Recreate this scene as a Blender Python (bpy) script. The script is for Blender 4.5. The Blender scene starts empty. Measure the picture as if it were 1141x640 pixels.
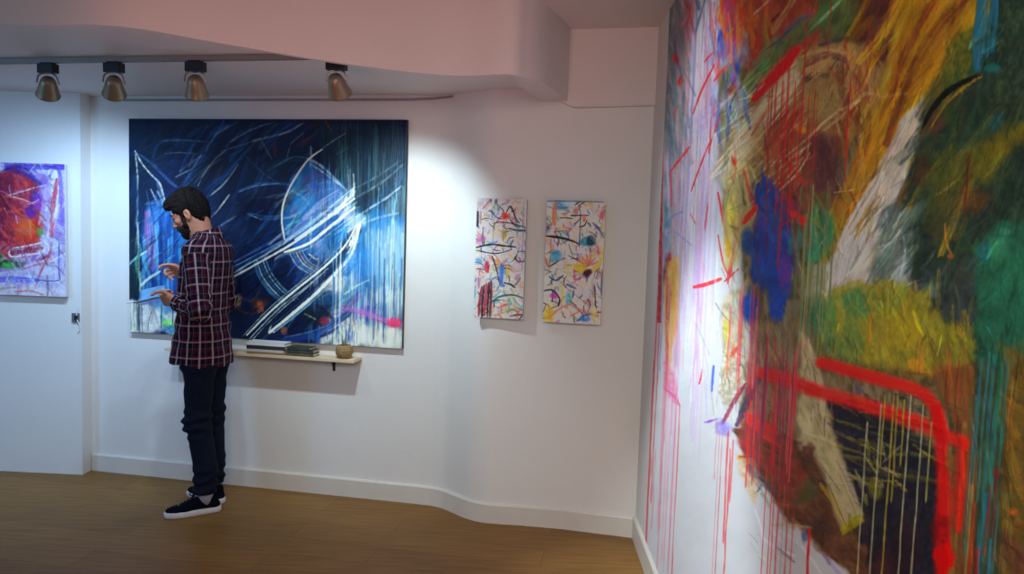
# Gallery room with large abstract paintings and a visitor reading a leaflet.
import bpy, bmesh, math, random
import numpy as np
from mathutils import Vector, Matrix

C = bpy.context.scene.collection
PI = math.pi
random.seed(7)

# ----------------------------------------------------------------- camera
FOC = 830.0
EYE = np.array([0.0, 0.0, 1.57])
PITCH, ROLL = math.radians(4.0), math.radians(1.89)


def camera_axes():
    fwd = np.array([0, math.cos(PITCH), -math.sin(PITCH)])
    up = np.array([0, math.sin(PITCH), math.cos(PITCH)])
    rt = np.array([1.0, 0, 0])
    r2 = math.cos(ROLL) * rt + math.sin(ROLL) * up
    u2 = -math.sin(ROLL) * rt + math.cos(ROLL) * up
    return np.stack([r2, u2, -fwd], 1)


AX = camera_axes()


def ray(x, y):
    return AX @ np.array([(x - 570.5) / FOC, -(y - 320) / FOC, -1.0])


def at_z(x, y, z=0.0):                       # survey: photo point -> point at a known height
    d = ray(x, y)
    return EYE + d * ((z - EYE[2]) / d[2])


def at_plane(x, y, p0, n):                   # survey: photo point -> point on a known wall plane
    d = ray(x, y)
    return EYE + d * (np.dot(np.array(p0) - EYE, n) / np.dot(d, n))


cam = bpy.data.cameras.new('camera')
cam.sensor_width = 36.0
cam.lens = 36.0 * FOC / 1141.0
cam.clip_start = 0.02
camo = bpy.data.objects.new('camera', cam)
C.objects.link(camo)
m4 = Matrix([[AX[0][0], AX[0][1], AX[0][2], EYE[0]],
             [AX[1][0], AX[1][1], AX[1][2], EYE[1]],
             [AX[2][0], AX[2][1], AX[2][2], EYE[2]], [0, 0, 0, 1]])
camo.matrix_world = m4
bpy.context.scene.camera = camo
vs = bpy.context.scene.view_settings
vs.view_transform = 'Standard'
vs.look = 'None'
vs.exposure = 0.0
vs.gamma = 1.0
vs.use_curve_mapping = False


# ----------------------------------------------------------------- materials
def lin(c):
    c = np.asarray(c, float) / 255.0
    return np.where(c <= .04045, c / 12.92, ((c + .055) / 1.055) ** 2.4)


class NT:
    """tiny helper around a node tree"""

    def __init__(s, name):
        s.m = bpy.data.materials.new(name)
        s.m.use_nodes = True
        s.t = s.m.node_tree
        s.b = s.t.nodes['Principled BSDF']

    def n(s, kind, **kw):
        x = s.t.nodes.new(kind)
        for k, v in kw.items():
            if k.startswith('i_'):
                x.inputs[k[2:].replace('_', ' ')].default_value = v
            else:
                setattr(x, k, v)
        return x

    def l(s, a, b):
        s.t.links.new(a, b)

    def math(s, op, a, b=None, c=None, clamp=False):
        x = s.t.nodes.new('ShaderNodeMath')
        x.operation = op
        x.use_clamp = clamp
        for i, v in enumerate((a, b, c)):
            if v is None:
                continue
            if isinstance(v, (int, float)):
                x.inputs[i].default_value = v
            else:
                s.l(v, x.inputs[i])
        return x.outputs[0]

    def mix(s, f, a, b, mode='MIX'):
        x = s.t.nodes.new('ShaderNodeMix')
        x.data_type = 'RGBA'
        x.blend_type = mode
        for sock, v in ((x.inputs[0], f), (x.inputs[6], a), (x.inputs[7], b)):
            if isinstance(v, (int, float)):
                sock.default_value = v
            elif isinstance(v, (tuple, list, np.ndarray)):
                sock.default_value = (v[0], v[1], v[2], 1)
            else:
                s.l(v, sock)
        return x.outputs[2]

    def bump(s, h, strength=.2, dist=.01):
        x = s.n('ShaderNodeBump')
        x.inputs['Strength'].default_value = strength
        x.inputs['Distance'].default_value = dist
        s.l(h, x.inputs['Height'])
        s.l(x.outputs[0], s.b.inputs['Normal'])

    def noise(s, scale, detail=4, vec=None, rough=.55):
        x = s.n('ShaderNodeTexNoise')
        x.inputs['Scale'].default_value = scale
        x.inputs['Detail'].default_value = detail
        x.inputs['Roughness'].default_value = rough
        if vec is not None:
            s.l(vec, x.inputs['Vector'])
        return x.outputs['Fac']

    def obj(s, scale=(1, 1, 1), rot=(0, 0, 0)):
        tc = s.n('ShaderNodeTexCoord')
        mp = s.n('ShaderNodeMapping')
        mp.inputs['Scale'].default_value = scale
        mp.inputs['Rotation'].default_value = rot
        s.l(tc.outputs['Object'], mp.inputs['Vector'])
        return mp.outputs[0]

    def ramp(s, f, stops):
        x = s.n('ShaderNodeValToRGB')
        e = x.color_ramp.elements
        while len(e) < len(stops):
            e.new(.5)
        for el, (p, c) in zip(e, stops):
            el.position = p
            el.color = (c[0], c[1], c[2], 1)
        s.l(f, x.inputs[0])
        return x.outputs[0]


def simple(name, rgb, rough=.5, metal=0.0, var=.12, scale=30, bump=0.0, spec=None):
    k = NT(name)
    c = lin(rgb)
    v = k.obj()
    f = k.noise(scale, 4, v)
    col = k.ramp(f, [(.3, c * (1 - var)), (.7, np.minimum(c * (1 + var), 1))])
    k.l(col, k.b.inputs['Base Color'])
    k.b.inputs['Roughness'].default_value = rough
    k.b.inputs['Metallic'].default_value = metal
    if spec is not None:
        k.b.inputs['Specular IOR Level'].default_value = spec
    if bump:
        k.bump(k.noise(scale * 4, 3, v), bump, .004)
    return k.m


def plaster(name, rgb, bump=.12):
    k = NT(name)
    c = lin(rgb)
    v = k.obj()
    f = k.noise(1.3, 5, v, .6)
    g = k.noise(38, 4, v, .6)
    col = k.ramp(f, [(.3, c * .965), (.7, np.minimum(c * 1.02, 1))])
    k.l(col, k.b.inputs['Base Color'])
    k.b.inputs['Roughness'].default_value = .62
    k.b.inputs['Specular IOR Level'].default_value = .25
    k.bump(k.math('ADD', k.math('MULTIPLY', f, 2.5), k.math('MULTIPLY', g, .25)), bump, .02)
    return k.m


def wood_floor():
    k = NT('oak laminate boards')
    ang = math.atan(.19)
    v = k.obj((1, 1, 1), (0, 0, ang))
    br = k.n('ShaderNodeTexBrick')
    k.l(v, br.inputs['Vector'])
    br.offset = .37
    br.inputs['Color1'].default_value = (.35, .35, .35, 1)
    br.inputs['Color2'].default_value = (.65, .65, .65, 1)
    br.inputs['Mortar'].default_value = (.0, .0, .0, 1)
    br.inputs['Scale'].default_value = 1.0
    br.inputs['Mortar Size'].default_value = .0016
    br.inputs['Mortar Smooth'].default_value = .2
    br.inputs['Brick Width'].default_value = 1.28
    br.inputs['Row Height'].default_value = .19
    tone = k.n('ShaderNodeRGBToBW')
    k.l(br.outputs['Color'], tone.inputs[0])
    gv = k.obj((1.6, 22, 1), (0, 0, ang))
    grain = k.noise(2.2, 7, gv, .62)
    big = k.noise(1.1, 3, v)
    f = k.math('ADD', k.math('MULTIPLY', grain, .75), k.math('MULTIPLY', k.math('SUBTRACT', tone.outputs[0], .5), .45))
    f = k.math('ADD', f, k.math('MULTIPLY', k.math('SUBTRACT', big, .5), .3))
    col = k.ramp(f, [(.18, lin((112, 77, 35))), (.42, lin((139, 99, 47))), (.68, lin((161, 119, 61)))])
    seam = k.mix(k.math('MULTIPLY', br.outputs['Fac'], .35), col, tuple(lin((85, 60, 36))))
    k.l(seam, k.b.inputs['Base Color'])
    k.b.inputs['Roughness'].default_value = .45
    k.b.inputs['Specular IOR Level'].default_value = .25
    k.bump(grain, .08, .004)
    return k.m


def painted(name, rough=.5, bump=.5, dist=.004, grain=260, spec=.2):
    k = NT(name)
    a = k.n('ShaderNodeAttribute', attribute_name='paint')
    h = k.n('ShaderNodeAttribute', attribute_name='relief')
    v = k.obj()
    g = k.noise(grain, 2, v)
    col = k.mix(.10, a.outputs['Color'], k.ramp(g, [(.25, (.35, .35, .35)), (.75, (.65, .65, .65))]), 'OVERLAY')
    k.l(col, k.b.inputs['Base Color'])
    k.b.inputs['Roughness'].default_value = rough
    k.b.inputs['Specular IOR Level'].default_value = spec
    k.bump(k.math('ADD', h.outputs['Fac'], k.math('MULTIPLY', g, .12)), bump, dist)
    return k.m


def plaid():
    k = NT('navy red and white plaid cotton')
    a = k.n('ShaderNodeAttribute', attribute_name='weave')
    sp = k.n('ShaderNodeSeparateXYZ')
    k.l(a.outputs['Vector'], sp.inputs[0])
    u, v = sp.outputs[0], sp.outputs[1]

    def band(x, p, c, w, soft=.25):
        f = k.math('FRACT', k.math('DIVIDE', x, p))
        d = k.math('ABSOLUTE', k.math('SUBTRACT', f, c))
        return k.math('SUBTRACT', 1.0, k.math('DIVIDE', k.math('SUBTRACT', d, w * (1 - soft)), 2 * w * soft, clamp=True), clamp=True)

    P, Q = .0628, .085
    base = lin((8, 9, 27))
    red = lin((122, 28, 50))
    white = lin((196, 174, 188))
    c = k.mix(k.math('MULTIPLY', band(u, P, .62, .10), .16), base, red)
    c = k.mix(k.math('MULTIPLY', band(v, Q, .62, .10), .14), c, red)
    c = k.mix(k.math('MULTIPLY', band(u, P, .20, .11), .30), c, red)
    c = k.mix(k.math('MULTIPLY', band(v, Q, .22, .08), .32), c, red)
    c = k.mix(k.math('MULTIPLY', band(u, P, .15, .065), .52), c, white)
    c = k.mix(k.math('MULTIPLY', band(v, Q, .17, .042), .34), c, white)
    c = k.mix(k.math('MULTIPLY', band(u, P, .74, .02), .14), c, white)
    c = k.mix(k.math('MULTIPLY', band(v, Q, .76, .02), .10), c, white)
    k.l(c, k.b.inputs['Base Color'])
    k.b.inputs['Roughness'].default_value = .85
    k.b.inputs['Specular IOR Level'].default_value = .15
    k.bump(k.noise(300, 3, k.obj()), .2, .002)
    return k.m


M = {}
M['wall'] = plaster('white painted plaster', (226, 222, 216))
M['ceiling'] = plaster('white ceiling plaster', (222, 216, 212), .08)
M['bulkhead'] = plaster('smooth bulkhead plaster', (226, 216, 212), .06)
M['base'] = simple('baseboard paint', (214, 207, 196), .45, var=.03, scale=6)
M['floor'] = wood_floor()
M['paint'] = painted('acrylic paint on canvas')
M['mural'] = painted('layered mural paint', .55, .28, .004, 120, .08)
M['canvas'] = simple('primed canvas edge', (205, 202, 200), .8, var=.05, scale=60, bump=.1)
M['canvas_dark'] = simple('painted dark canvas edge', (40, 48, 66), .7, var=.3, scale=25)
M['track'] = simple('track aluminium', (150, 146, 138), .45, .4, var=.05)
M['black'] = simple('black lamp plastic', (18, 19, 24), .5, var=.1)
M['shade'] = simple('bronze lamp metal', (150, 137, 116), .38, .55, var=.1, scale=14)
M['chrome'] = simple('brushed steel arm', (170, 168, 165), .3, .9, var=.05)
M['shelf'] = simple('pale birch shelf', (214, 190, 158), .5, var=.06, scale=9)
M['bracket'] = simple('dark bracket steel', (60, 56, 54), .5, .6, var=.08)
M['plaid'] = plaid()
M['jeans'] = simple('dark indigo denim', (14, 22, 42), .85, var=.25, scale=45, bump=.25, spec=.15)
M['skin'] = simple('skin', (180, 120, 94), .55, var=.08, scale=25, bump=.05)
M['hair'] = simple('dark brown hair', (20, 15, 15), .75, var=.45, scale=70, bump=.8, spec=.12)
M['beard'] = simple('dark beard hair', (34, 25, 24), .7, var=.45, scale=120, bump=.8, spec=.12)
M['shoe'] = simple('navy canvas shoe', (9, 13, 27), .9, var=.2, scale=80, bump=.2, spec=.08)
M['sole'] = simple('white rubber sole', (206, 206, 210), .6, var=.06, scale=40)
M['eye'] = simple('lowered dark eye', (84, 68, 60), .35, var=.05)
M['lace'] = simple('dark shoe lace', (24, 28, 42), .9, var=.2, scale=90, spec=.1)
M['sock'] = simple('grey sock knit', (150, 150, 165), .9, var=.1, scale=150, bump=.3)
M['leaflet'] = simple('blue printed leaflet', (92, 138, 176), .45, var=.3, scale=14)
M['leaflet_white'] = simple('white leaflet edge', (215, 222, 228), .5, var=.05)
M['book_white'] = simple('white book cover', (220, 221, 222), .45, var=.04)
M['book_dark'] = simple('charcoal book cover', (52, 50, 54), .5, var=.1)
M['book_grey'] = simple('pale grey book cover', (190, 186, 182), .5, var=.05)
M['book_brown'] = simple('tan book cover', (168, 126, 78), .5, var=.12)
M['pages'] = simple('book pages', (214, 206, 190), .8, var=.05, scale=120)
M['book_olive'] = simple('dark olive book cover', (58, 62, 52), .6, var=.5, scale=55)
M['book_ochre'] = simple('dark ochre book cover', (92, 84, 54), .6, var=.4, scale=55)
M['plant'] = simple('dry succulent leaf', (126, 122, 92), .7, var=.25, scale=60)
M['steel'] = simple('grey steel plate', (120, 118, 116), .4, .6, var=.1)
M['white_plastic'] = simple('white cord plastic', (222, 226, 230), .5, var=.03)


def basket():
    k = NT('woven straw')
    tc = k.obj()
    w = k.n('ShaderNodeTexWave', wave_type='BANDS', bands_direction='Z')
    k.l(tc, w.inputs['Vector'])
    w.inputs['Scale'].default_value = 34
    w.inputs['Distortion'].default_value = 5
    w.inputs['Detail Scale'].default_value = 6
    f = k.math('MULTIPLY', k.math('ADD', w.outputs['Fac'], k.noise(130, 3, tc)), .5)
    k.l(k.ramp(f, [(.25, lin((92, 68, 36))), (.6, lin((160, 126, 78))), (.85, lin((190, 158, 104)))]), k.b.inputs['Base Color'])
    k.b.inputs['Roughness'].default_value = .8
    k.bump(f, .7, .004)
    return k.m


M['straw'] = basket()


# ----------------------------------------------------------------- mesh helpers
def link(name, me, mat, parent=None):
    o = bpy.data.objects.new(name, me)
    C.objects.link(o)
    if mat is not None:
        me.materials.append(mat)
    if parent is not None:
        o.parent = parent
    return o


def from_bm(name, bm, mat, parent=None, smooth=False):
    me = bpy.data.meshes.new(name)
    bmesh.ops.recalc_face_normals(bm, faces=bm.faces)
    bm.to_mesh(me)
    bm.free()
    if smooth:
        me.polygons.foreach_set('use_smooth', [True] * len(me.polygons))
    return link(name, me, mat, parent)


def from_np(name, V, Q, mat, parent=None, smooth=True):
    me = bpy.data.meshes.new(name)
    n, k = len(V), len(Q)
    me.vertices.add(n)
    me.vertices.foreach_set('co', np.ascontiguousarray(V, dtype=np.float32).ravel())
    w = Q.shape[1]
    me.loops.add(k * w)
    me.loops.foreach_set('vertex_index', np.ascontiguousarray(Q, dtype=np.int32).ravel())
    me.polygons.add(k)
    me.polygons.foreach_set('loop_start', np.arange(k, dtype=np.int32) * w)
    me.polygons.foreach_set('use_smooth', np.full(k, smooth))
    me.update(calc_edges=True)
    me.validate()
    return link(name, me, mat, parent)


def empty(name, loc, rz=0.0):
    o = bpy.data.objects.new(name, None)
    C.objects.link(o)
    o.location = loc
    o.rotation_euler = (0, 0, rz)
    return o


def tag(o, label, cat, group=None):
    o['label'] = label
    o['category'] = cat
    if group:
        o['group'] = group
    return o


def struct(o):
    o['kind'] = 'structure'
    return o


def add_box(bm, c, s, bevel=0.0, rot=None, seg=2):
    r = bmesh.ops.create_cube(bm, size=1.0)
    vs_ = r['verts']
    for v in vs_:
        v.co = Vector((v.co.x * s[0], v.co.y * s[1], v.co.z * s[2]))
    if bevel > 0:
        es = list({e for v in vs_ for e in v.link_edges})
        rr = bmesh.ops.bevel(bm, geom=es, offset=bevel, segments=seg, affect='EDGES', profile=.5)
        vs_ = list({v for f in rr['faces'] for v in f.verts} | {v for v in vs_ if v.is_valid})
    for v in vs_:
        p = v.co.copy()
        if rot is not None:
            p = rot @ p
        v.co = p + Vector(c)
    return vs_


def add_tube(bm, pts, r, n=8, cap=True):
    pts = [Vector(p) for p in pts]
    rad = r if isinstance(r, (list, tuple)) else [r] * len(pts)
    rings = []
    prev = None
    for i, p in enumerate(pts):
        t = (pts[min(i + 1, len(pts) - 1)] - pts[max(i - 1, 0)]).normalized()
        if prev is None:
            a = t.orthogonal().normalized()
        else:
            a = (prev - t * prev.dot(t)).normalized()
        prev = a
        b = t.cross(a)
        rings.append([bm.verts.new(p + (a * math.cos(2 * PI * k / n) + b * math.sin(2 * PI * k / n)) * rad[i]) for k in range(n)])
    for q in range(len(rings) - 1):
        for k in range(n):
            bm.faces.new((rings[q][k], rings[q][(k + 1) % n], rings[q + 1][(k + 1) % n], rings[q + 1][k]))
    if cap:
        bm.faces.new(rings[0][::-1])
        bm.faces.new(rings[-1])


def add_lathe(bm, prof, n=28, mat4=None, closed=False):
    rings = []
    for r, z in prof:
        ring = []
        for k in range(n):
            p = Vector((r * math.cos(2 * PI * k / n), r * math.sin(2 * PI * k / n), z))
            ring.append(bm.verts.new(mat4 @ p if mat4 else p))
        rings.append(ring)
    m_ = len(rings)
    for q in range(m_ if closed else m_ - 1):
        A, B = rings[q], rings[(q + 1) % m_]
        for k in range(n):
            bm.faces.new((A[k], A[(k + 1) % n], B[(k + 1) % n], B[k]))
    if not closed:
        if prof[0][0] > 1e-6:
            bm.faces.new(rings[0][::-1])
        if prof[-1][0] > 1e-6:
            bm.faces.new(rings[-1])


def prism(poly, z0, z1):
    """solid from a plan outline"""
    bm = bmesh.new()
    lo = [bm.verts.new((p[0], p[1], z0)) for p in poly]
    hi = [bm.verts.new((p[0], p[1], z1)) for p in poly]
    n = len(poly)
    bm.faces.new(lo[::-1])
    bm.faces.new(hi)
    for k in range(n):
        bm.faces.new((lo[k], lo[(k + 1) % n], hi[(k + 1) % n], hi[k]))
    return bm


def offset_line(pts, d):
    out = []
    P = [np.array(p[:2], float) for p in pts]
    for i in range(len(P)):
        t = P[min(i + 1, len(P) - 1)] - P[max(i - 1, 0)]
        t = t / np.linalg.norm(t)
        out.append(P[i] + np.array([-t[1], t[0]]) * d)
    return out


def catmull(pts, k=8):
    P = [np.array(p, float) for p in pts]
    if len(P) < 3:
        return P
    out = []
    for i in range(len(P) - 1):
        p0, p1, p2, p3 = P[max(i - 1, 0)], P[i], P[i + 1], P[min(i + 2, len(P) - 1)]
        for t in np.arange(k) / k:
            out.append(.5 * (2 * p1 + (p2 - p0) * t + (2 * p0 - 5 * p1 + 4 * p2 - p3) * t * t + (3 * p1 - p0 - 3 * p2 + p3) * t ** 3))
    out.append(P[-1])
    return out


# ----------------------------------------------------------------- room shell
H_HI, H_LO = 2.63, 2.332
back_pts = [(-2.72, 4.64), (-2.60, 4.617), (-1.5, 4.41), (-.52, 4.225)] + \
    [tuple(p) for p in catmull([(-.43, 4.205), (-.35, 4.165), (-.28, 4.098), (-.2, 4.022), (-.12, 3.978), (-.03, 3.963)], 6)] + \
    [(.1, 3.952), (.32, 3.92), (.69, 3.832), (.80, 3.806)]
outer = offset_line(back_pts, .16)
wall_back = struct(from_bm('wall_back', prism([tuple(p) for p in back_pts] + [tuple(p) for p in outer[::-1]], 0, 2.80), M['wall']))
for i, f in enumerate(wall_back.data.polygons):
    f.use_smooth = abs(f.normal.z) < .5
wall_back.data.set_sharp_from_angle(angle=math.radians(25))

part = [(-4.6, 4.60), (-2.619, 4.515), (-2.612, 4.75), (-4.6, 4.83)]
struct(from_bm('wall_left', prism(part, 0, 2.80), M['wall']))

RC = np.array([.69, 3.832])                 # corner of back and right walls
RD = np.array([.016, 1.0]) / math.hypot(.016, 1)
RN = np.array([-RD[1], RD[0]])              # faces into the room


def right(s, z, off=0.0):
    p = RC - RD * s + RN * off
    return np.array([p[0], p[1], z])


rw = [right(-.12, 0)[:2], right(4.4, 0)[:2], right(4.4, 0, -.16)[:2], right(-.12, 0, -.16)[:2]]
struct(from_bm('wall_right', prism([tuple(p) for p in rw], 0, 2.80), M['wall']))
struct(from_bm('floor', prism([(-4.6, -.6), (1.0, -.6), (1.0, 4.9), (-4.6, 4.9)], -.1, 0), M['floor']))

# bulkhead: front edge sweeps across the ceiling and returns to the back wall
lip_px = [(0, 27), (130, 29), (251, 49), (388, 71.5), (500, 84)]
lip = [at_z(x, y, 2.27)[:2] for x, y in lip_px]
lip = [np.array([-4.6, lip[0][1] - .02]), np.array([-3.2, lip[0][1] - .005])] + lip + [np.array(q) for q in ((-.06, 3.315), (.035, 3.375), (.105, 3.475), (.16, 3.61), (.21, 3.75), (.268, 3.94))]
lip = [tuple(p) for p in catmull(lip, 9)]
edge = lip
lip_in = [p for p in lip if p[1] < 3.36 and p[0] < .0]
inner = [tuple(p) for p in offset_line(lip_in, .025)] + [(.0, 3.55), (.12, 3.95)]
bulk_poly = edge + inner[::-1]
b = struct(from_bm('ceiling_bulkhead', prism(bulk_poly, 2.27, 2.80), M['bulkhead']))
for f in b.data.polygons:
    f.use_smooth = abs(f.normal.z) < .5
b.data.set_sharp_from_angle(angle=math.radians(35))
low_poly = inner + [(.2, 4.1), (-.6, 4.4), (-2.7, 4.8), (-4.6, 4.85)]
struct(from_bm('ceiling_low', prism(low_poly, H_LO, 2.80), M['ceiling']))
hi_poly = [(-4.6, -.6), (1.0, -.6), (1.0, 3.9), (.25, 4.0)] + edge[::-1]
struct(from_bm('ceiling', prism(hi_poly, H_HI, 2.80), M['ceiling']))

# box-out above the small paintings, flush with the back wall line
bw = np.array([.69, 3.832]) - np.array([.32, 3.92])
bw = bw / np.linalg.norm(bw)
bn = np.array([bw[1], -bw[0]])
A0 = np.array([.10, 3.958]) + bn * .028
B0 = np.array([.72, 3.825]) + bn * .028


def back_face_outline():
    bm = bmesh.new()
    q = [(A0, 2.325), (A0 + bw * .06, 2.30), (A0 + bw * .18, 2.242), (A0 + bw * .21, 2.236), (B0, 2.246), (B0, 2.7), (A0, 2.7)]
    fr = [bm.verts.new((p[0], p[1], z)) for p, z in q]
    bk = [bm.verts.new((p[0] - bn[0] * .08, p[1] - bn[1] * .08, z)) for p, z in q]
    bm.faces.new(fr)
    bm.faces.new(bk[::-1])
    for k in range(len(q)):
        bm.faces.new((fr[k], fr[(k + 1) % len(q)], bk[(k + 1) % len(q)], bk[k]))
    bmesh.ops.bevel(bm, geom=[e for e in bm.edges], offset=.006, segments=2, affect='EDGES')
    return bm


struct(from_bm('wall_beam', back_face_outline(), M['bulkhead']))


def skirting(name, pts, h, th, sgn=-1):
    p1 = [tuple(p) for p in offset_line(pts, sgn * th)]
    p2 = [tuple(p) for p in offset_line(pts, sgn * (th - .006))]
    bm = bmesh.new()
    n = len(pts)
    rows = [[bm.verts.new((p[0], p[1], z)) for p in line] for line, z in ((pts, 0), (p1, 0), (p1, h - .008), (p2, h), (pts, h))]
    for a in range(5):
        for k in range(n - 1):
            bm.faces.new((rows[a][k], rows[a][k + 1], rows[(a + 1) % 5][k + 1], rows[(a + 1) % 5][k]))
    bm.faces.new([r[0] for r in rows])
    bm.faces.new([r[-1] for r in rows][::-1])
    return struct(from_bm(name, bm, M['base']))


skirting('baseboard_back', [(-2.607, 4.618)] + [p for p in back_pts if -2.5 < p[0] < .6] + [(.688, 3.8325)], .108, .016)
skirting('baseboard_right', [tuple(right(s, 0)[:2]) for s in (.016, 1, 2, 4.4)], .118, .016)

# thin shadow rail under the low ceiling on the back wall
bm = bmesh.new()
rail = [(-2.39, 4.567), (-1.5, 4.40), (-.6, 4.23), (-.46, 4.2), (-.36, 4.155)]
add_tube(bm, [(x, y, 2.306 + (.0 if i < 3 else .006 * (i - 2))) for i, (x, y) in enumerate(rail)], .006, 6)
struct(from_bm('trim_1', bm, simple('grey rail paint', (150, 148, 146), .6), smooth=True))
# ----------------------------------------------------------------- painting engine: brush strokes worked into a fine mesh of pigment
RNG = np.random.RandomState(5)
TAB = RNG.rand(256, 256).astype(np.float32)


def vn(x, y):
    xi = np.floor(x).astype(np.int64)
    yi = np.floor(y).astype(np.int64)
    fx = (x - xi).astype(np.float32)
    fy = (y - yi).astype(np.float32)
    fx = fx * fx * (3 - 2 * fx)
    fy = fy * fy * (3 - 2 * fy)
    x0, x1, y0, y1 = xi & 255, (xi + 1) & 255, yi & 255, (yi + 1) & 255
    a = TAB[y0, x0] * (1 - fx) + TAB[y0, x1] * fx
    b_ = TAB[y1, x0] * (1 - fx) + TAB[y1, x1] * fx
    return a * (1 - fy) + b_ * fy


def fbm(x, y, o=4):
    s, a, t = 0, .5, 0
    for i in range(o):
        s = s + a * vn(x + 17.3 * i, y + 9.1 * i)
        t += a
        x, y, a = x * 2.03, y * 2.03, a * .5
    return s / t


def sstep(a, b, x):
    t = np.clip((x - a) / (b - a), 0, 1)
    return t * t * (3 - 2 * t)


def homography(src, dst):
    A, B = [], []
    for (x, y), (u, v) in zip(src, dst):
        A += [[x, y, 1, 0, 0, 0, -u * x, -u * y], [0, 0, 0, x, y, 1, -v * x, -v * y]]
        B += [u, v]
    h = np.linalg.solve(np.array(A, float), np.array(B, float))
    return np.append(h, 1).reshape(3, 3)


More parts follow.
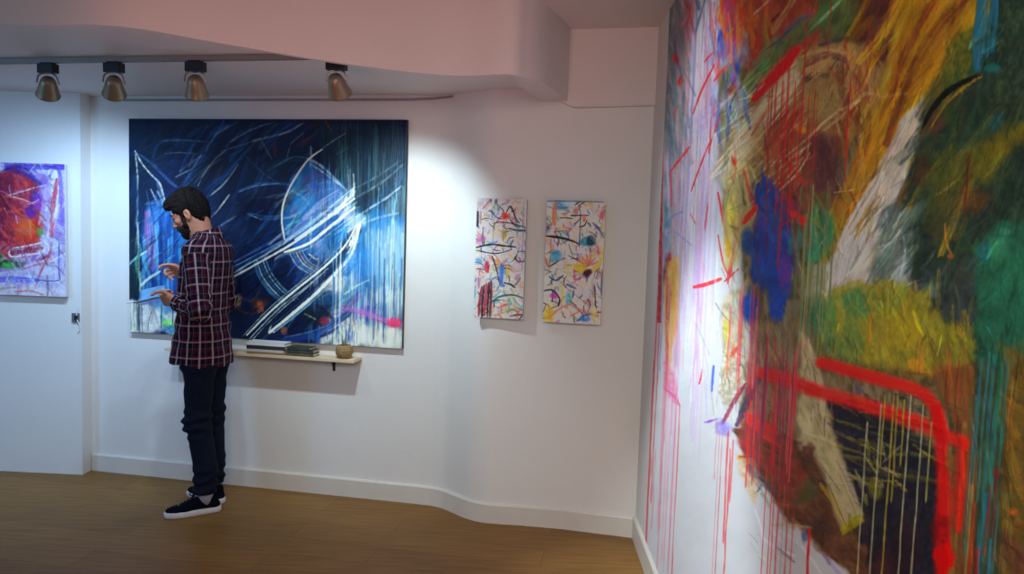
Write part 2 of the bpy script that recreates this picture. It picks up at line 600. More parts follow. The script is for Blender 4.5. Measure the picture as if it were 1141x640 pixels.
class Canvas:
    """U, V: metres across and up the picture; H maps metres to the sketch grid the strokes are drawn on"""

    def __init__(s, U, V, H, base):
        s.U, s.V, s.H = U, V, H
        uu, vv = np.meshgrid(U, V)
        w = H[2, 0] * uu + H[2, 1] * vv + H[2, 2]
        s.x = ((H[0, 0] * uu + H[0, 1] * vv + H[0, 2]) / w).astype(np.float32)
        s.y = ((H[1, 0] * uu + H[1, 1] * vv + H[1, 2]) / w).astype(np.float32)
        s.col = np.empty(uu.shape + (3,), np.float32)
        s.col[:] = base
        s.h = np.zeros(uu.shape, np.float32)
        s.cx0, s.cx1 = s.x.min(0), s.x.max(0)
        s.seed = 1
        s.Hi = np.linalg.inv(H)

    def win(s, x0, x1, y0, y1):
        c = np.nonzero((s.cx1 >= x0) & (s.cx0 <= x1))[0]
        if len(c) == 0:
            return None
        c0, c1 = c[0], c[-1] + 1
        yy = s.y[:, c0:c1]
        r = np.nonzero((yy.max(1) >= y0) & (yy.min(1) <= y1))[0]
        if len(r) == 0:
            return None
        return slice(r[0], r[-1] + 1), slice(c0, c1)

    def lay(s, w, a, col, imp=0.0, jit=None):
        a = a[..., None]
        c = np.asarray(col, np.float32)
        if jit is not None:
            c = np.clip(c * (1 + jit[..., None]), 0, 255)
        s.col[w] = s.col[w] * (1 - a) + c * a
        if imp:
            s.h[w] += imp * a[..., 0]

    def st(s, pts, wd, col, a=1.0, br=.5, soft=.35, taper=.3, rough=.25, imp=.5, k=6):
        """one loaded brush stroke"""
        s.seed += 1
        P = catmull(pts, k) if len(pts) > 2 else [np.array(p, float) for p in pts]
        P = np.array(P)
        pad = wd * .8 + 1
        w = s.win(P[:, 0].min() - pad, P[:, 0].max() + pad, P[:, 1].min() - pad, P[:, 1].max() + pad)
        if w is None:
            return
        X, Y = s.x[w], s.y[w]
        best = np.full(X.shape, 1e9, np.float32)
        lat = np.zeros_like(best)
        arc = np.zeros_like(best)
        L = 0.0
        for i in range(len(P) - 1):
            d = P[i + 1] - P[i]
            n = np.hypot(*d)
            if n < 1e-6:
                continue
            d = d / n
            rx, ry = X - P[i][0], Y - P[i][1]
            t = np.clip(rx * d[0] + ry * d[1], 0, n)
            qx, qy = rx - t * d[0], ry - t * d[1]
            dd = qx * qx + qy * qy
            m = dd < best
            best[m] = dd[m]
            lat[m] = (d[0] * ry - d[1] * rx)[m]
            arc[m] = (L + t)[m]
            L += n
        dist = np.sqrt(best)
        tt = arc / max(L, 1e-6)
        r = wd * .5 * (1 - taper * np.abs(2 * tt - 1) ** 2.5)
        sd = s.seed * 7.31
        q = dist / np.maximum(r, .15) + rough * (vn(arc * .35 + sd, lat * .35) - .5) * 2
        al = 1 - sstep(1 - soft, 1 + soft * .6, q)
        bn_ = vn(lat / wd * 9 + sd, arc / wd * .45 + sd)
        b2 = vn(lat / wd * 19 + sd, arc / wd * .8)
        al = al * (1 - br * sstep(.35, .75, bn_ * .7 + b2 * .3 + .12 * tt))
        s.lay(w, np.clip(al * a, 0, 1), col, imp, .22 * (b2 - .5))

    def bl(s, cx, cy, rx, ry, col, a=1.0, ang=0, soft=.5, rough=.5, br=.25, imp=.2, ns=.12, ax=1.0, ay=1.0):
        """a dabbed patch with a ragged edge"""
        s.seed += 1
        R = max(rx, ry) * 1.7
        w = s.win(cx - R, cx + R, cy - R, cy + R)
        if w is None:
            return
        X, Y = s.x[w] - cx, s.y[w] - cy
        c, sn = math.cos(math.radians(ang)), math.sin(math.radians(ang))
        u, v = (X * c + Y * sn), (-X * sn + Y * c)
        sd = s.seed * 5.17
        f = fbm(u * ns * ax + sd, v * ns * ay + sd, 4)
        q = np.sqrt((u / rx) ** 2 + (v / ry) ** 2) + rough * (f - .5) * 2
        al = 1 - sstep(1 - soft, 1 + soft * .5, q)
        g = fbm(u * ns * 2.5 * ax + sd, v * ns * 2.5 * ay, 3)
        al *= 1 - br * sstep(.45, .65, g)
        s.lay(w, np.clip(al * a, 0, 1), col, imp, .35 * (g - .5))

    def pg(s, pts, col, a=1.0, soft=4.0, rough=8.0, br=.2, imp=.15, ns=.08, ang=0, st=1.0):
        """an area brushed in with a ragged outline; st > 1 stretches its texture along ang"""
        s.seed += 1
        P = np.array(pts, float)
        pad = soft + rough + 2
        w = s.win(P[:, 0].min() - pad, P[:, 0].max() + pad, P[:, 1].min() - pad, P[:, 1].max() + pad)
        if w is None:
            return
        X, Y = s.x[w], s.y[w]
        ins = np.zeros(X.shape, bool)
        best = np.full(X.shape, 1e9, np.float32)
        for i in range(len(P)):
            p, q = P[i], P[(i + 1) % len(P)]
            d = q - p
            n2 = d @ d + 1e-9
            t = np.clip(((X - p[0]) * d[0] + (Y - p[1]) * d[1]) / n2, 0, 1)
            best = np.minimum(best, (X - p[0] - t * d[0]) ** 2 + (Y - p[1] - t * d[1]) ** 2)
            if p[1] != q[1]:
                cr = ((p[1] > Y) != (q[1] > Y)) & (X < (q[0] - p[0]) * (Y - p[1]) / (q[1] - p[1]) + p[0])
                ins ^= cr
        sd_ = np.sqrt(best) * np.where(ins, -1, 1)
        k = s.seed * 3.77
        c, sn = math.cos(math.radians(ang)), math.sin(math.radians(ang))
        u, v = (X * c + Y * sn) / st, (-X * sn + Y * c)
        f = fbm(u * ns + k, v * ns + k, 4)
        g = fbm(u * ns * 3 + k, v * ns * 3, 4)
        al = 1 - sstep(-soft, soft, sd_ + rough * (f - .5) * 2)
        al *= 1 - br * sstep(.42, .62, g)
        s.lay(w, np.clip(al * a, 0, 1), col, imp, .5 * (g - .5))

    def dr(s, x, y0, y1, wd, col, a=.9, wob=.5):
        """a run of thin paint: straight down the picture from (x, y0)"""
        s.seed += 1
        h = s.Hi @ np.array([x, y0, 1.0])
        u0 = h[0] / h[2]
        h2 = s.Hi @ np.array([x + wd * .5, y0, 1.0])
        du = abs(h2[0] / h2[2] - u0)
        c = np.nonzero(np.abs(s.U - u0) < du * (2.2 + wob) + (s.U[1] - s.U[0]))[0]
        if len(c) == 0:
            return
        cs = slice(c[0], c[-1] + 1)
        yy = s.y[:, c[len(c) // 2]]
        r = np.nonzero((yy > y0 - 1) & (yy < y1 + 3))[0]
        if len(r) == 0:
            return
        w = (slice(r[0], r[-1] + 1), cs)
        Y = s.y[w]
        cu = u0 + du * wob * 2 * (vn(Y * .04 + s.seed * 3.1, Y * 0 + s.seed) - .5)
        q = np.abs(s.U[cs][None, :] - cu) / (du * (.75 + .5 * vn(Y * .09, Y * 0 + s.seed * 2.3)))
        al = (1 - sstep(.5, 1.4, q)) * sstep(y0 - 1, y0 + 2, Y) * (1 - sstep(y1 - 2, y1 + 2, Y))
        al *= .75 + .25 * vn(Y * .15 + 9, Y * 0 + s.seed)
        s.lay(w, np.clip(al * a, 0, 1), col, .35)

    def scat(s, n, box, cols, ln, wd, ang, spread, a=(.3, .8), br=.6, curve=.15, rs=1):
        """many small marks inside an area"""
        r = np.random.RandomState(rs)
        for i in range(n):
            x, y = r.uniform(box[0], box[2]), r.uniform(box[1], box[3])
            th = math.radians(r.normal(ang, spread))
            L = r.uniform(*ln) * .5
            dx, dy = math.cos(th) * L, math.sin(th) * L
            cv = r.normal(0, curve) * L
            p = [(x - dx, y - dy), (x - dy * cv / L * .5, y + dx * cv / L * .5), (x + dx, y + dy)]
            s.st(p, r.uniform(*wd), cols[r.randint(len(cols))], r.uniform(*a), br, k=3)

    def drips(s, n, x0, x1, y0, y1, cols, wd=(1, 2), a=(.4, .9), rs=1):
        r = np.random.RandomState(rs)
        for i in range(n):
            s.dr(r.uniform(x0, x1), r.uniform(*y0), r.uniform(*y1), r.uniform(*wd), cols[r.randint(len(cols))], r.uniform(*a))

    def rework(s, n, box, ln, wd, ang, spread, a=(.35, .75), jit=.28, hue=.10, br=.55, rs=1, curve=.2, pull=4.0):
        """go over an area again with the colours already there, dragged along the strokes"""
        r = np.random.RandomState(rs)
        w = s.win(box[0], box[2], box[1], box[3])
        if w is None:
            return
        X, Y, K = s.x[w], s.y[w], s.col[w]
        for i in range(n):
            j = (r.randint(X.shape[0]), r.randint(X.shape[1]))
            x, y = float(X[j]), float(Y[j])
            if not (box[0] <= x <= box[2] and box[1] <= y <= box[3]):
                continue
            th = math.radians((ang(x, y) if callable(ang) else ang) + r.normal(0, spread))
            L = r.uniform(*ln) * .5
            dx, dy = math.cos(th) * L, math.sin(th) * L
            cv = r.normal(0, curve) * .5
            cl = np.clip(K[j] * (1 + r.normal(0, jit)) * (1 + r.normal(0, hue, 3)), 0, 240)
            s.st([(x - dx, y - dy), (x - dy * cv, y + dx * cv), (x + dx, y + dy)], r.uniform(*wd), cl, r.uniform(*a), br, k=3, imp=.35)

    def mottle(s, amt=.12, sc=.05, st=1.0):
        f = fbm(s.x * sc, s.y * sc / st, 5)
        lum = s.col.mean(-1)
        s.col *= (1 + amt * 2 * (f - .5) * np.clip(1.25 - lum / 135, .12, 1))[..., None]

    def mesh(s, name, mat, to_world, gain=1.0, parent=None, lift=.0009, top=.86):
        m_, n_ = s.x.shape
        P = to_world(s.U, s.V)                      # (m, n, 3) + normal
        pos, nor = P
        pos = pos + nor * (lift * np.clip(s.h, 0, 3))[..., None]
        idx = np.arange(m_ * n_).reshape(m_, n_)
        Q = np.stack([idx[:-1, :-1], idx[:-1, 1:], idx[1:, 1:], idx[1:, :-1]], -1).reshape(-1, 4)
        o = from_np(name, pos.reshape(-1, 3), Q, mat, parent)
        me = o.data
        c = np.clip(lin(np.clip(s.col, 0, 255)) * gain, .0015, top)
        rgba = np.ones((m_ * n_, 4), np.float32)
        rgba[:, :3] = c.reshape(-1, 3)
        at = me.color_attributes.new('paint', 'FLOAT_COLOR', 'POINT')
        at.data.foreach_set('color', rgba.ravel())
        hh = me.attributes.new('relief', 'FLOAT', 'POINT')
        hh.data.foreach_set('value', s.h.ravel().astype(np.float32))
        return o


def wall_frame(p, q):
    """p, q: plan points from left to right; returns origin, direction, normal into the room"""
    p, q = np.array(p, float), np.array(q, float)
    d = (q - p) / np.linalg.norm(q - p)
    return p, d, np.array([d[1], -d[0]])


def hang(name, frame, off, corners, step, base, edge_mat, depth=.026, clip_left=None):
    """a stretched canvas on a wall; corners TL TR BR BL in survey points -> (object, Canvas, finish)"""
    p, d, n = frame
    p3 = np.array([p[0] + n[0] * off, p[1] + n[1] * off, 0])
    n3 = np.array([n[0], n[1], 0])
    d3 = np.array([d[0], d[1], 0])
    uv = []
    for x, y in corners:
        w = at_plane(x, y, p3, n3)
        uv.append(((w - p3) @ d3, w[2]))
    u0, u1 = (uv[0][0] + uv[3][0]) / 2, (uv[1][0] + uv[2][0]) / 2
    z1, z0 = (uv[0][1] + uv[1][1]) / 2, (uv[2][1] + uv[3][1]) / 2
    W, H = u1 - u0, z1 - z0
    org = p3 + d3 * u0
    root = empty(name, tuple(org + d3 * W / 2 + np.array([0, 0, z0]) - n3 * off), math.atan2(d[1], d[0]))
    hm = homography([(0, H), (W, H), (W, 0), (0, 0)], corners)
    px = abs(corners[1][0] - corners[0][0])
    py = abs(corners[3][1] - corners[0][1])
    cv = Canvas(np.linspace(.0, W, int(px / step)), np.linspace(0, H, int(py / step)), hm, base)
    # stretched cloth body, in the frame of the root: x along the wall, -y into the room
    bm = bmesh.new()
    add_box(bm, (0, -(off - .0005) + depth / 2 - .0005, H / 2), (W, depth, H), .004)
    from_bm('canvas', bm, edge_mat, root)

    def world(U, V):
        uu, vv = np.meshgrid(U - W / 2, V)
        pos = np.stack([uu * .9985, np.full_like(uu, -off - .0007), vv * .9985 + .001], -1)
        nor = np.zeros_like(pos)
        nor[..., 1] = -1
        return pos, nor

    print(name, 'W %.3f H %.3f z0 %.3f' % (W, H, z0), [tuple(round(q, 3) for q in u) for u in uv])
    return root, cv, world


# ----------------------------------------------------------------- the blue painting
FB = wall_frame((-2.60, 4.617), (-.52, 4.225))
blue, c, wf = hang('abstract_painting', FB, .030, [(142.5, 132), (455, 133.5), (447, 388), (145, 371)], .62, (10, 24, 62), M['canvas_dark'])
tag(blue, 'huge dark blue abstract canvas with white arcs and a glowing circle above the shelf', 'painting', 'abstract paintings')
_unused = (205, 220, 245), (26, 60, 130), (60, 120, 205), (120, 170, 230)
c.scat(60, (142, 132, 350, 300), [(6, 14, 44), (10, 34, 86), (12, 40, 100), (8, 18, 50), (14, 30, 70)], (40, 110), (10, 26), -42, 16, (.35, .7), .4, rs=3)
c.pg([(142, 132), (200, 132), (172, 200), (155, 370), (142, 370)], (10, 30, 56), .8, 8, 10)
# left: vertical blue runs, mauve streak, bare white foot
c.pg([(158, 232), (215, 222), (235, 300), (205, 372), (150, 366), (157, 330)], (30, 84, 178), .9, 5, 10, ang=90, st=5)
c.drips(34, 160, 215, (225, 270), (290, 350), [(60, 140, 225), (20, 52, 130), (96, 176, 240), (14, 40, 110)], (2, 5), (.4, .85), 4)
c.pg([(140, 338), (156, 336), (176, 343), (200, 352), (212, 373), (140, 374)], (206, 210, 222), .95, 3, 6, br=.05)
c.pg([(160, 330), (190, 326), (206, 345), (184, 352)], (90, 150, 205), .85, 3, 6)
c.st([(163, 238), (165, 262), (168, 300)], 7, (150, 92, 160), .85, .4)
c.st([(167, 236), (172, 268), (172, 304)], 4, (178, 130, 180), .7, .5)
c.pg([(142, 260), (157, 262), (156, 330), (142, 336)], (16, 40, 52), .8, 3, 4)
c.st([(155, 285), (152, 296), (157, 310)], 5, (40, 160, 110), .8, .4)
c.st([(157, 306), (158, 322)], 3, (150, 220, 200), .8)
c.st([(142, 300), (148, 292), (163, 282)], 3, (160, 200, 225), .85)
c.st([(181, 354), (186, 362), (190, 366)], 6, (40, 150, 150), .8)
c.bl(187, 361, 7, 5, (130, 220, 90), .8)
c.bl(193, 368, 12, 7, (40, 110, 170), .8)
c.st([(158, 341), (168, 338), (180, 336)], 3, (120, 80, 170), .8)
c.drips(9, 146, 200, (330, 344), (362, 376), [(40, 60, 90), (70, 90, 120), (20, 34, 60)], (.9, 1.6), (.6, .9), 9)
# left: white zig-zag and fan of strokes
c.st([(150, 169), (153, 200), (153, 240), (155, 290), (157, 334)], 2.2, (190, 208, 222), .85, .45)
c.st([(150, 169), (158, 183), (167, 194), (178, 206), (183, 222), (187, 236)], 2.4, (206, 214, 226), .92, .35)
c.st([(153, 172), (170, 184), (190, 204), (205, 214)], 4, (62, 106, 168), .6, .5)
c.st([(176, 206), (184, 230)], 5, (120, 140, 170), .6, .5)
c.st([(168, 212), (177, 230)], 2, (200, 212, 230), .8)
c.st([(175, 214), (186, 234)], 2.5, (150, 190, 225), .7)
c.bl(180, 232, 14, 9, (60, 120, 190), .6)
c.bl(172, 245, 9, 7, (40, 90, 170), .6)
c.st([(163, 228), (180, 226), (192, 238)], 5, (120, 170, 215), .6, .6)
c.st([(150, 200), (152, 250)], 10, (24, 60, 110), .5, .5)
c.st([(178, 157), (205, 156.5), (228, 158)], 2, (110, 140, 175), .75, .4)
c.st([(184, 172), (200, 170.5), (222, 172)], 1.6, (96, 122, 160), .7, .4)
c.st([(170, 176), (176, 160), (200, 154)], 5, (22, 62, 120), .7)
c.st([(196, 198), (210, 191), (217, 189)], 2, (130, 160, 200), .7)
c.st([(211, 186), (215, 176), (219, 171)], 2, (130, 156, 196), .7)
c.st([(252, 140), (238, 150), (222, 178), (206, 206)], 9, (30, 72, 136), .6, .6)
c.st([(254, 142), (240, 152), (230, 168)], 2, (140, 164, 196), .7, .5)
c.st([(206, 206), (214, 190), (224, 174)], 2, (120, 150, 190), .6, .5)
c.st([(221, 208), (228, 194), (240, 178), (252, 168)], 2.2, (150, 176, 210), .75, .4)
c.st([(233, 220), (250, 206), (266, 184)], 2.2, (170, 190, 216), .8, .4)
c.st([(236, 243), (246, 232), (256, 218)], 2.4, (200, 212, 226), .85, .3)
c.st([(226, 200), (238, 180), (246, 172)], 3, (110, 60, 60), .5, .6)
c.st([(240, 202), (248, 186)], 4, (104, 52, 48), .55, .6)
c.st([(244, 254), (254, 248), (264, 242)], 2, (130, 160, 205), .7)
c.scat(26, (215, 140, 300, 260), [(24, 70, 140), (34, 88, 160), (10, 20, 56)], (30, 80), (3, 8), -55, 10, (.3, .6), .6, rs=8)
# top middle strokes
c.st([(240, 150), (252, 142), (268, 135)], 3, (84, 118, 160), .7, .5)
c.st([(258, 158), (280, 145), (308, 135)], 2.4, (96, 136, 190), .75, .5)
c.st([(280, 158), (300, 153), (322, 147), (340, 136)], 2.6, (150, 166, 190), .8, .4)
c.st([(247, 169), (260, 165), (282, 158)], 2, (90, 120, 165), .7, .5)
c.st([(292, 156), (298, 168), (304, 178)], 1.6, (100, 128, 165), .7)
c.st([(306, 160), (308, 174)], 5, (112, 46, 44), .6, .6)
c.st([(321, 175), (326, 160), (340, 148)], 2, (110, 130, 150), .65, .5)
c.st([(334, 162), (346, 156)], 6, (88, 38, 46), .5, .6)
c.st([(338, 158), (352, 150), (362, 136)], 3, (100, 60, 56), .5, .6)
c.st([(300, 190), (318, 180), (336, 178), (352, 184)], 6, (24, 78, 104), .6, .5)
c.st([(306, 187), (330, 175), (350, 180), (362, 188)], 1.8, (110, 150, 175), .7, .4)
c.st([(266, 214), (290, 206), (318, 206), (330, 212)], 4, (44, 96, 170), .7, .45)
c.st([(266, 215), (286, 208), (312, 205)], 1.6, (140, 170, 205), .7, .4)
c.st([(262, 228), (290, 221), (318, 224)], 1.4, (110, 84, 100), .7, .4)
c.st([(274, 174), (290, 190), (312, 206)], 1.4, (60, 92, 120), .7, .4)
c.pg([(264, 216), (316, 214), (315, 244), (262, 250)], (10, 18, 48), .6, 4, 6)
c.st([(278, 240), (300, 244), (318, 242)], 6, (36, 104, 176), .65, .5)
c.st([(279, 240), (292, 246)], 1.6, (170, 190, 220), .8)
# upper right: teal field of runs
c.pg([(352, 134), (456, 133), (455, 262), (398, 250), (388, 210), (362, 180)], (18, 44, 66), .88, 8, 12, ang=90, st=6)
c.pg([(142, 131), (456, 132), (456, 139), (300, 138), (142, 138)], (8, 18, 48), .85, 3, 5)
c.drips(120, 366, 454, (136, 190), (190, 268), [(46, 84, 104), (32, 68, 92), (14, 34, 62), (66, 98, 112), (10, 24, 50), (24, 56, 70)], (.8, 1.8), (.2, .6), 14)
c.pg([(428, 230), (455, 190), (456, 262), (420, 268)], (120, 156, 190), .5, 6, 8, ang=90, st=5)
c.st([(456, 186), (448, 204), (420, 226), (402, 234)], 12, (26, 60, 104), .75, .5)
c.st([(346, 178), (360, 166), (376, 155), (386, 149)], 2, (120, 160, 190), .8, .4)
c.st([(376, 172), (392, 163)], 4, (84, 110, 130), .6, .6)
c.st([(364, 134), (370, 146)], 3, (130, 90, 80), .6)
c.st([(350, 140), (366, 136)], 8, (70, 44, 40), .5, .6)
# lower right: bright blue running down into white
c.pg([(372, 250), (400, 236), (455, 238), (451, 320), (380, 345), (345, 340)], (52, 132, 214), .9, 8, 10, ang=90, st=6)
c.pg([(366, 335), (410, 330), (450, 320), (448, 390), (352, 386)], (206, 218, 238), .95, 7, 10, br=.1, ang=90, st=4)
c.pg([(428, 268), (456, 262), (453, 330), (420, 330)], (150, 192, 226), .7, 8, 10, ang=90, st=5)
c.drips(110, 374, 452, (240, 310), (300, 372), [(40, 100, 200), (100, 165, 232), (180, 210, 240), (30, 80, 180), (200, 222, 244)], (1, 3.2), (.3, .8), 15)
c.bl(398, 300, 20, 14, (60, 122, 220), .55)
c.bl(424, 285, 16, 12, (90, 150, 225), .5)
c.st([(380, 342), (398, 348), (420, 352), (445, 362)], 10, (170, 120, 215), .75, .5)
c.st([(410, 352), (430, 358), (447, 362)], 7, (226, 120, 190), .75, .4)
c.bl(438, 360, 9, 6, (236, 60, 124), .9)
c.bl(408, 346, 10, 5, (120, 70, 200), .7)
c.st([(383, 346), (392, 332), (404, 324)], 3, (70, 80, 170), .8)
c.st([(414, 345), (424, 336), (436, 326)], 2, (60, 90, 150), .7)
c.st([(393, 363), (397, 360)], 2, (240, 110, 120), .8)
c.drips(42, 366, 450, (300, 345), (350, 389), [(40, 90, 180), (70, 110, 170), (110, 150, 210), (60, 70, 110)], (.8, 1.6), (.5, .9), 16)
c.dr(409.5, 340, 383, 3, (30, 70, 170), .95)
c.dr(419, 312, 345, 2.4, (40, 90, 180), .9)
c.dr(441, 355, 376, 1.6, (70, 40, 90), .9)
# the circle
c.pg([(346, 179), (366, 192), (384, 206), (396, 236), (388, 262), (348, 288), (322, 272), (316, 244), (322, 214), (333, 194)], (34, 104, 190), .9, 5, 6, ang=-38, st=4)
c.st([(330, 236), (350, 214), (374, 208)], 18, (110, 130, 214), .7, .55)
c.st([(326, 262), (350, 244), (385, 218)], 14, (150, 166, 230), .7, .55)
c.st([(338, 204), (352, 196), (364, 196)], 8, (96, 60, 160), .7, .5)
c.bl(331, 205, 8, 12, (44, 128, 206), .8, 30)
c.bl(352, 208, 5, 5, (40, 70, 220), .8)
c.st([(326, 213), (336, 219), (344, 226)], 3, (130, 200, 245), .85)
c.st([(318, 244), (332, 240), (344, 228)], 3.4, (170, 200, 246), .8)
c.st([(360, 167), (344, 179), (327, 204), (317, 227), (315, 248), (318, 268)], 2.4, (226, 238, 250), .97, .15)
c.st([(344, 177), (360, 186), (380, 206), (388, 214)], 3, (170, 200, 230), .85, .4)
c.st([(347, 183), (366, 196), (378, 206)], 1.6, (220, 232, 246), .8)
# light beams to the upper right
c.st([(300, 300), (350, 268), (392, 236)], 14, (36, 88, 190), .8, .4)
for y0_, y1_, w_, cl, a_ in ((305, 209, 2.2, (190, 212, 244), .9), (298, 214, 2, (110, 160, 226), .8), (302, 222, 5, (14, 40, 110), .75),
                             (309, 222, 2.6, (226, 236, 250), .95), (293, 206, 3, (90, 120, 220), .6)):
    c.st([(262, y0_), (330, (y0_ + y1_) / 2 + 5), (396, y1_)], w_, cl, a_, .3)
c.st([(318, 282), (345, 272), (368, 254), (396, 232)], 3.4, (226, 236, 250), .92, .35)
c.st([(322, 285), (348, 276), (372, 258), (398, 238)], 1.4, (170, 200, 236), .8, .35)
c.st([(330, 268), (362, 246), (394, 218)], 4, (214, 224, 250), .9, .25)
c.st([(362, 240), (376, 238), (394, 212)], 4, (240, 244, 254), .95, .2)
c.st([(372, 252), (384, 240), (396, 214)], 5, (206, 216, 250), .8, .3)
c.st([(374, 262), (402, 240), (430, 222), (448, 208)], 3, (190, 210, 236), .7, .45)
c.st([(388, 256), (420, 244), (444, 238)], 3, (206, 222, 240), .6, .5)
c.st([(394, 212), (420, 198), (446, 180)], 3, (90, 120, 146), .6, .55)
c.st([(396, 222), (426, 204), (450, 184)], 3, (126, 146, 168), .6, .5)
c.bl(394, 250, 8, 10, (200, 220, 246), .6)
c.bl(404, 246, 10, 8, (150, 190, 236), .5)
# hull: arcs and the sweeping keel
c.pg([(284, 292), (318, 282), (352, 290), (374, 300), (376, 340), (345, 368), (300, 378), (262, 378), (262, 318)], (9, 22, 62), .85, 6, 6)
c.pg([(322, 285), (350, 282), (350, 310), (330, 318)], (24, 60, 140), .75, 4, 6)
for k_, (w_, cl) in enumerate(((4, (50, 120, 190)), (1.6, (190, 222, 240)), (3, (30, 80, 150)), (1.6, (150, 200, 232)), (2, (90, 150, 200)))):
    c.st([(284 + k_ * 3.2, 292 - k_ * .6), (290 + k_ * 3.4, 310 - k_), (302 + k_ * 3.6, 326 - k_), (318 + k_ * 3.6, 340 - k_ * 1.6)], w_, cl, .85, .3)
for k_, (w_, cl) in enumerate(((2, (160, 196, 230)), (3, (70, 120, 190)), (2, (220, 226, 240)), (2, (190, 150, 140)), (2, (120, 170, 220)))):
    c.st([(324 + k_ * 3.4, 284 - k_ * .8), (332 + k_ * 3.4, 297 - k_), (346 + k_ * 3.6, 306 - k_ * 1.2)], w_, cl, .8, .3)
c.st([(345, 284), (354, 290), (356, 286)], 2.4, (232, 238, 250), .9)
c.bl(360, 282, 9, 10, (90, 140, 230), .8)
c.bl(352, 272, 8, 6, (140, 150, 235), .7)
c.bl(372, 316, 14, 12, (210, 214, 228), .85, 20)
c.st([(352, 312), (366, 318), (376, 326)], 4, (150, 110, 170), .6, .5)
c.bl(364, 332, 15, 9, (26, 66, 116), .9, 15)
c.bl(350, 352, 16, 9, (16, 28, 44), .95, 28)
c.st([(352, 340), (366, 350), (374, 358)], 5, (18, 20, 34), .9)
c.bl(362, 358, 6, 4, (150, 40, 80), .8)
c.st([(372, 350), (384, 346), (402, 330)], 4, (130, 60, 150), .6, .5)
c.st([(340, 350), (352, 356)], 2, (170, 190, 210), .7)
c.bl(290, 340, 11, 7, (74, 48, 44), .8)
c.st([(262, 330), (280, 336), (290, 326)], 3, (110, 64, 54), .6, .5)
c.st([(262, 344), (276, 350), (292, 348)], 3, (84, 52, 46), .6, .5)
c.bl(291, 344, 4, 7, (196, 92, 52), .8)
c.st([(288, 338), (296, 352)], 2.4, (214, 108, 60), .8)
c.bl(317, 368, 4, 5, (170, 90, 60), .8)
c.bl(266, 336, 5, 8, (150, 140, 128), .9)
# keel lines
c.st([(262, 386), (292, 356), (326, 330), (352, 312), (376, 290), (398, 258)], 15, (12, 28, 66), .85, .25)
c.st([(276, 374), (302, 348), (330, 324), (360, 300), (384, 276), (398, 252)], 2.6, (210, 224, 244), .88, .35)
c.st([(271, 376), (298, 347), (326, 323), (356, 299), (380, 275)], 1.6, (130, 170, 214), .85, .3)
c.st([(283, 378), (308, 352), (336, 327), (362, 304)], 1.2, (220, 230, 244), .8, .3)
c.st([(279, 378), (312, 344), (340, 322), (366, 300)], 2, (150, 190, 226), .85, .3)
c.st([(301, 371), (322, 354), (348, 332), (374, 306), (392, 284), (401, 254)], 4.2, (226, 236, 250), .92, .35)
c.st([(306, 371), (328, 354), (354, 332), (380, 306), (396, 286)], 1.3, (190, 212, 236), .85, .3)
c.st([(297, 368), (318, 352), (342, 331), (368, 306)], 1.6, (40, 90, 160), .8, .3)
c.st([(312, 366), (338, 344), (362, 322)], 4, (90, 150, 206), .8, .35)
c.st([(303, 362), (301, 370), (306, 370)], 2.4, (216, 228, 242), .9)
c.st([(388, 282), (394, 268), (402, 250)], 5, (244, 248, 255), .95, .1)
c.pg([(392, 360), (450, 366), (448, 390), (372, 386), (378, 372)], (222, 230, 240), .8, 5, 7, br=.1, ang=90, st=4)
c.st([(300, 384), (330, 378), (352, 372), (376, 358), (392, 346)], 9, (20, 52, 140), .9, .3)
c.st([(296, 380), (330, 382), (360, 374), (378, 364)], 4, (12, 36, 110), .9, .3)
c.st([(318, 376), (346, 370), (368, 362)], 1.6, (110, 150, 210), .6, .5)
c.drips(30, 345, 400, (360, 374), (378, 390), [(30, 80, 180), (60, 110, 190)], (.9, 1.6), (.5, .9), 19)
c.rework(260, (142, 132, 350, 300), (16, 60), (1.2, 4), -46, 14, (.3, .6), .45, .12, rs=81)
c.rework(240, (345, 135, 455, 260), (16, 50), (1, 2.6), 90, 3, (.3, .6), .4, .08, rs=82, curve=.02)
c.rework(200, (345, 250, 452, 345), (14, 40), (1, 3), 90, 5, (.25, .55), .2, .08, rs=83, curve=.03)
c.rework(200, (262, 230, 400, 386), (10, 40), (1, 3), -42, 12, (.3, .65), .4, .12, rs=84)
c.rework(120, (145, 230, 215, 370), (14, 44), (1, 3), 88, 8, (.3, .65), .35, .12, rs=85)
c.st([(158, 319.5), (166, 312), (179, 304)], 3.4, (206, 214, 226), .92, .25)
c.st([(360, 167), (344, 179), (327, 204), (317, 227), (315, 248), (318, 268)], 2.0, (230, 240, 250), .95, .1)
# whites restated last
c.st([(276, 374), (302, 348), (330, 324), (360, 300), (384, 276), (398, 252)], 2.4, (226, 234, 248), .9, .25)
c.st([(301, 371), (322, 354), (348, 332), (374, 306), (392, 284), (401, 254)], 3.6, (234, 240, 250), .92, .25)
c.st([(288, 376), (314, 352), (344, 328), (372, 300), (390, 276)], 3.6, (14, 30, 66), .8, .3)
c.st([(318, 282), (345, 272), (368, 254), (396, 232)], 3.2, (234, 240, 250), .92, .3)
c.st([(262, 309), (330, 270), (396, 222)], 2.2, (230, 238, 250), .92, .3)
c.st([(264, 303), (330, 264), (396, 209)], 1.5, (176, 202, 240), .85, .3)
c.st([(330, 268), (362, 246), (394, 218)], 3, (206, 216, 250), .85, .35)
c.bl(398, 248, 9, 10, (190, 214, 248), .45); c.bl(388, 240, 8, 8, (190, 190, 246), .6)
c.bl(345, 232, 12, 14, (40, 130, 224), .6, 30); c.bl(334, 222, 7, 12, (36, 140, 226), .7, 20); c.st([(340, 244), (360, 226), (378, 214)], 7, (170, 170, 240), .7, .5)
c.bl(400, 292, 18, 16, (44, 130, 226), .55); c.bl(420, 300, 12, 18, (60, 140, 226), .5); c.bl(428, 330, 14, 12, (216, 226, 242), .7); c.bl(376, 316, 8, 8, (214, 218, 232), .7, 20)
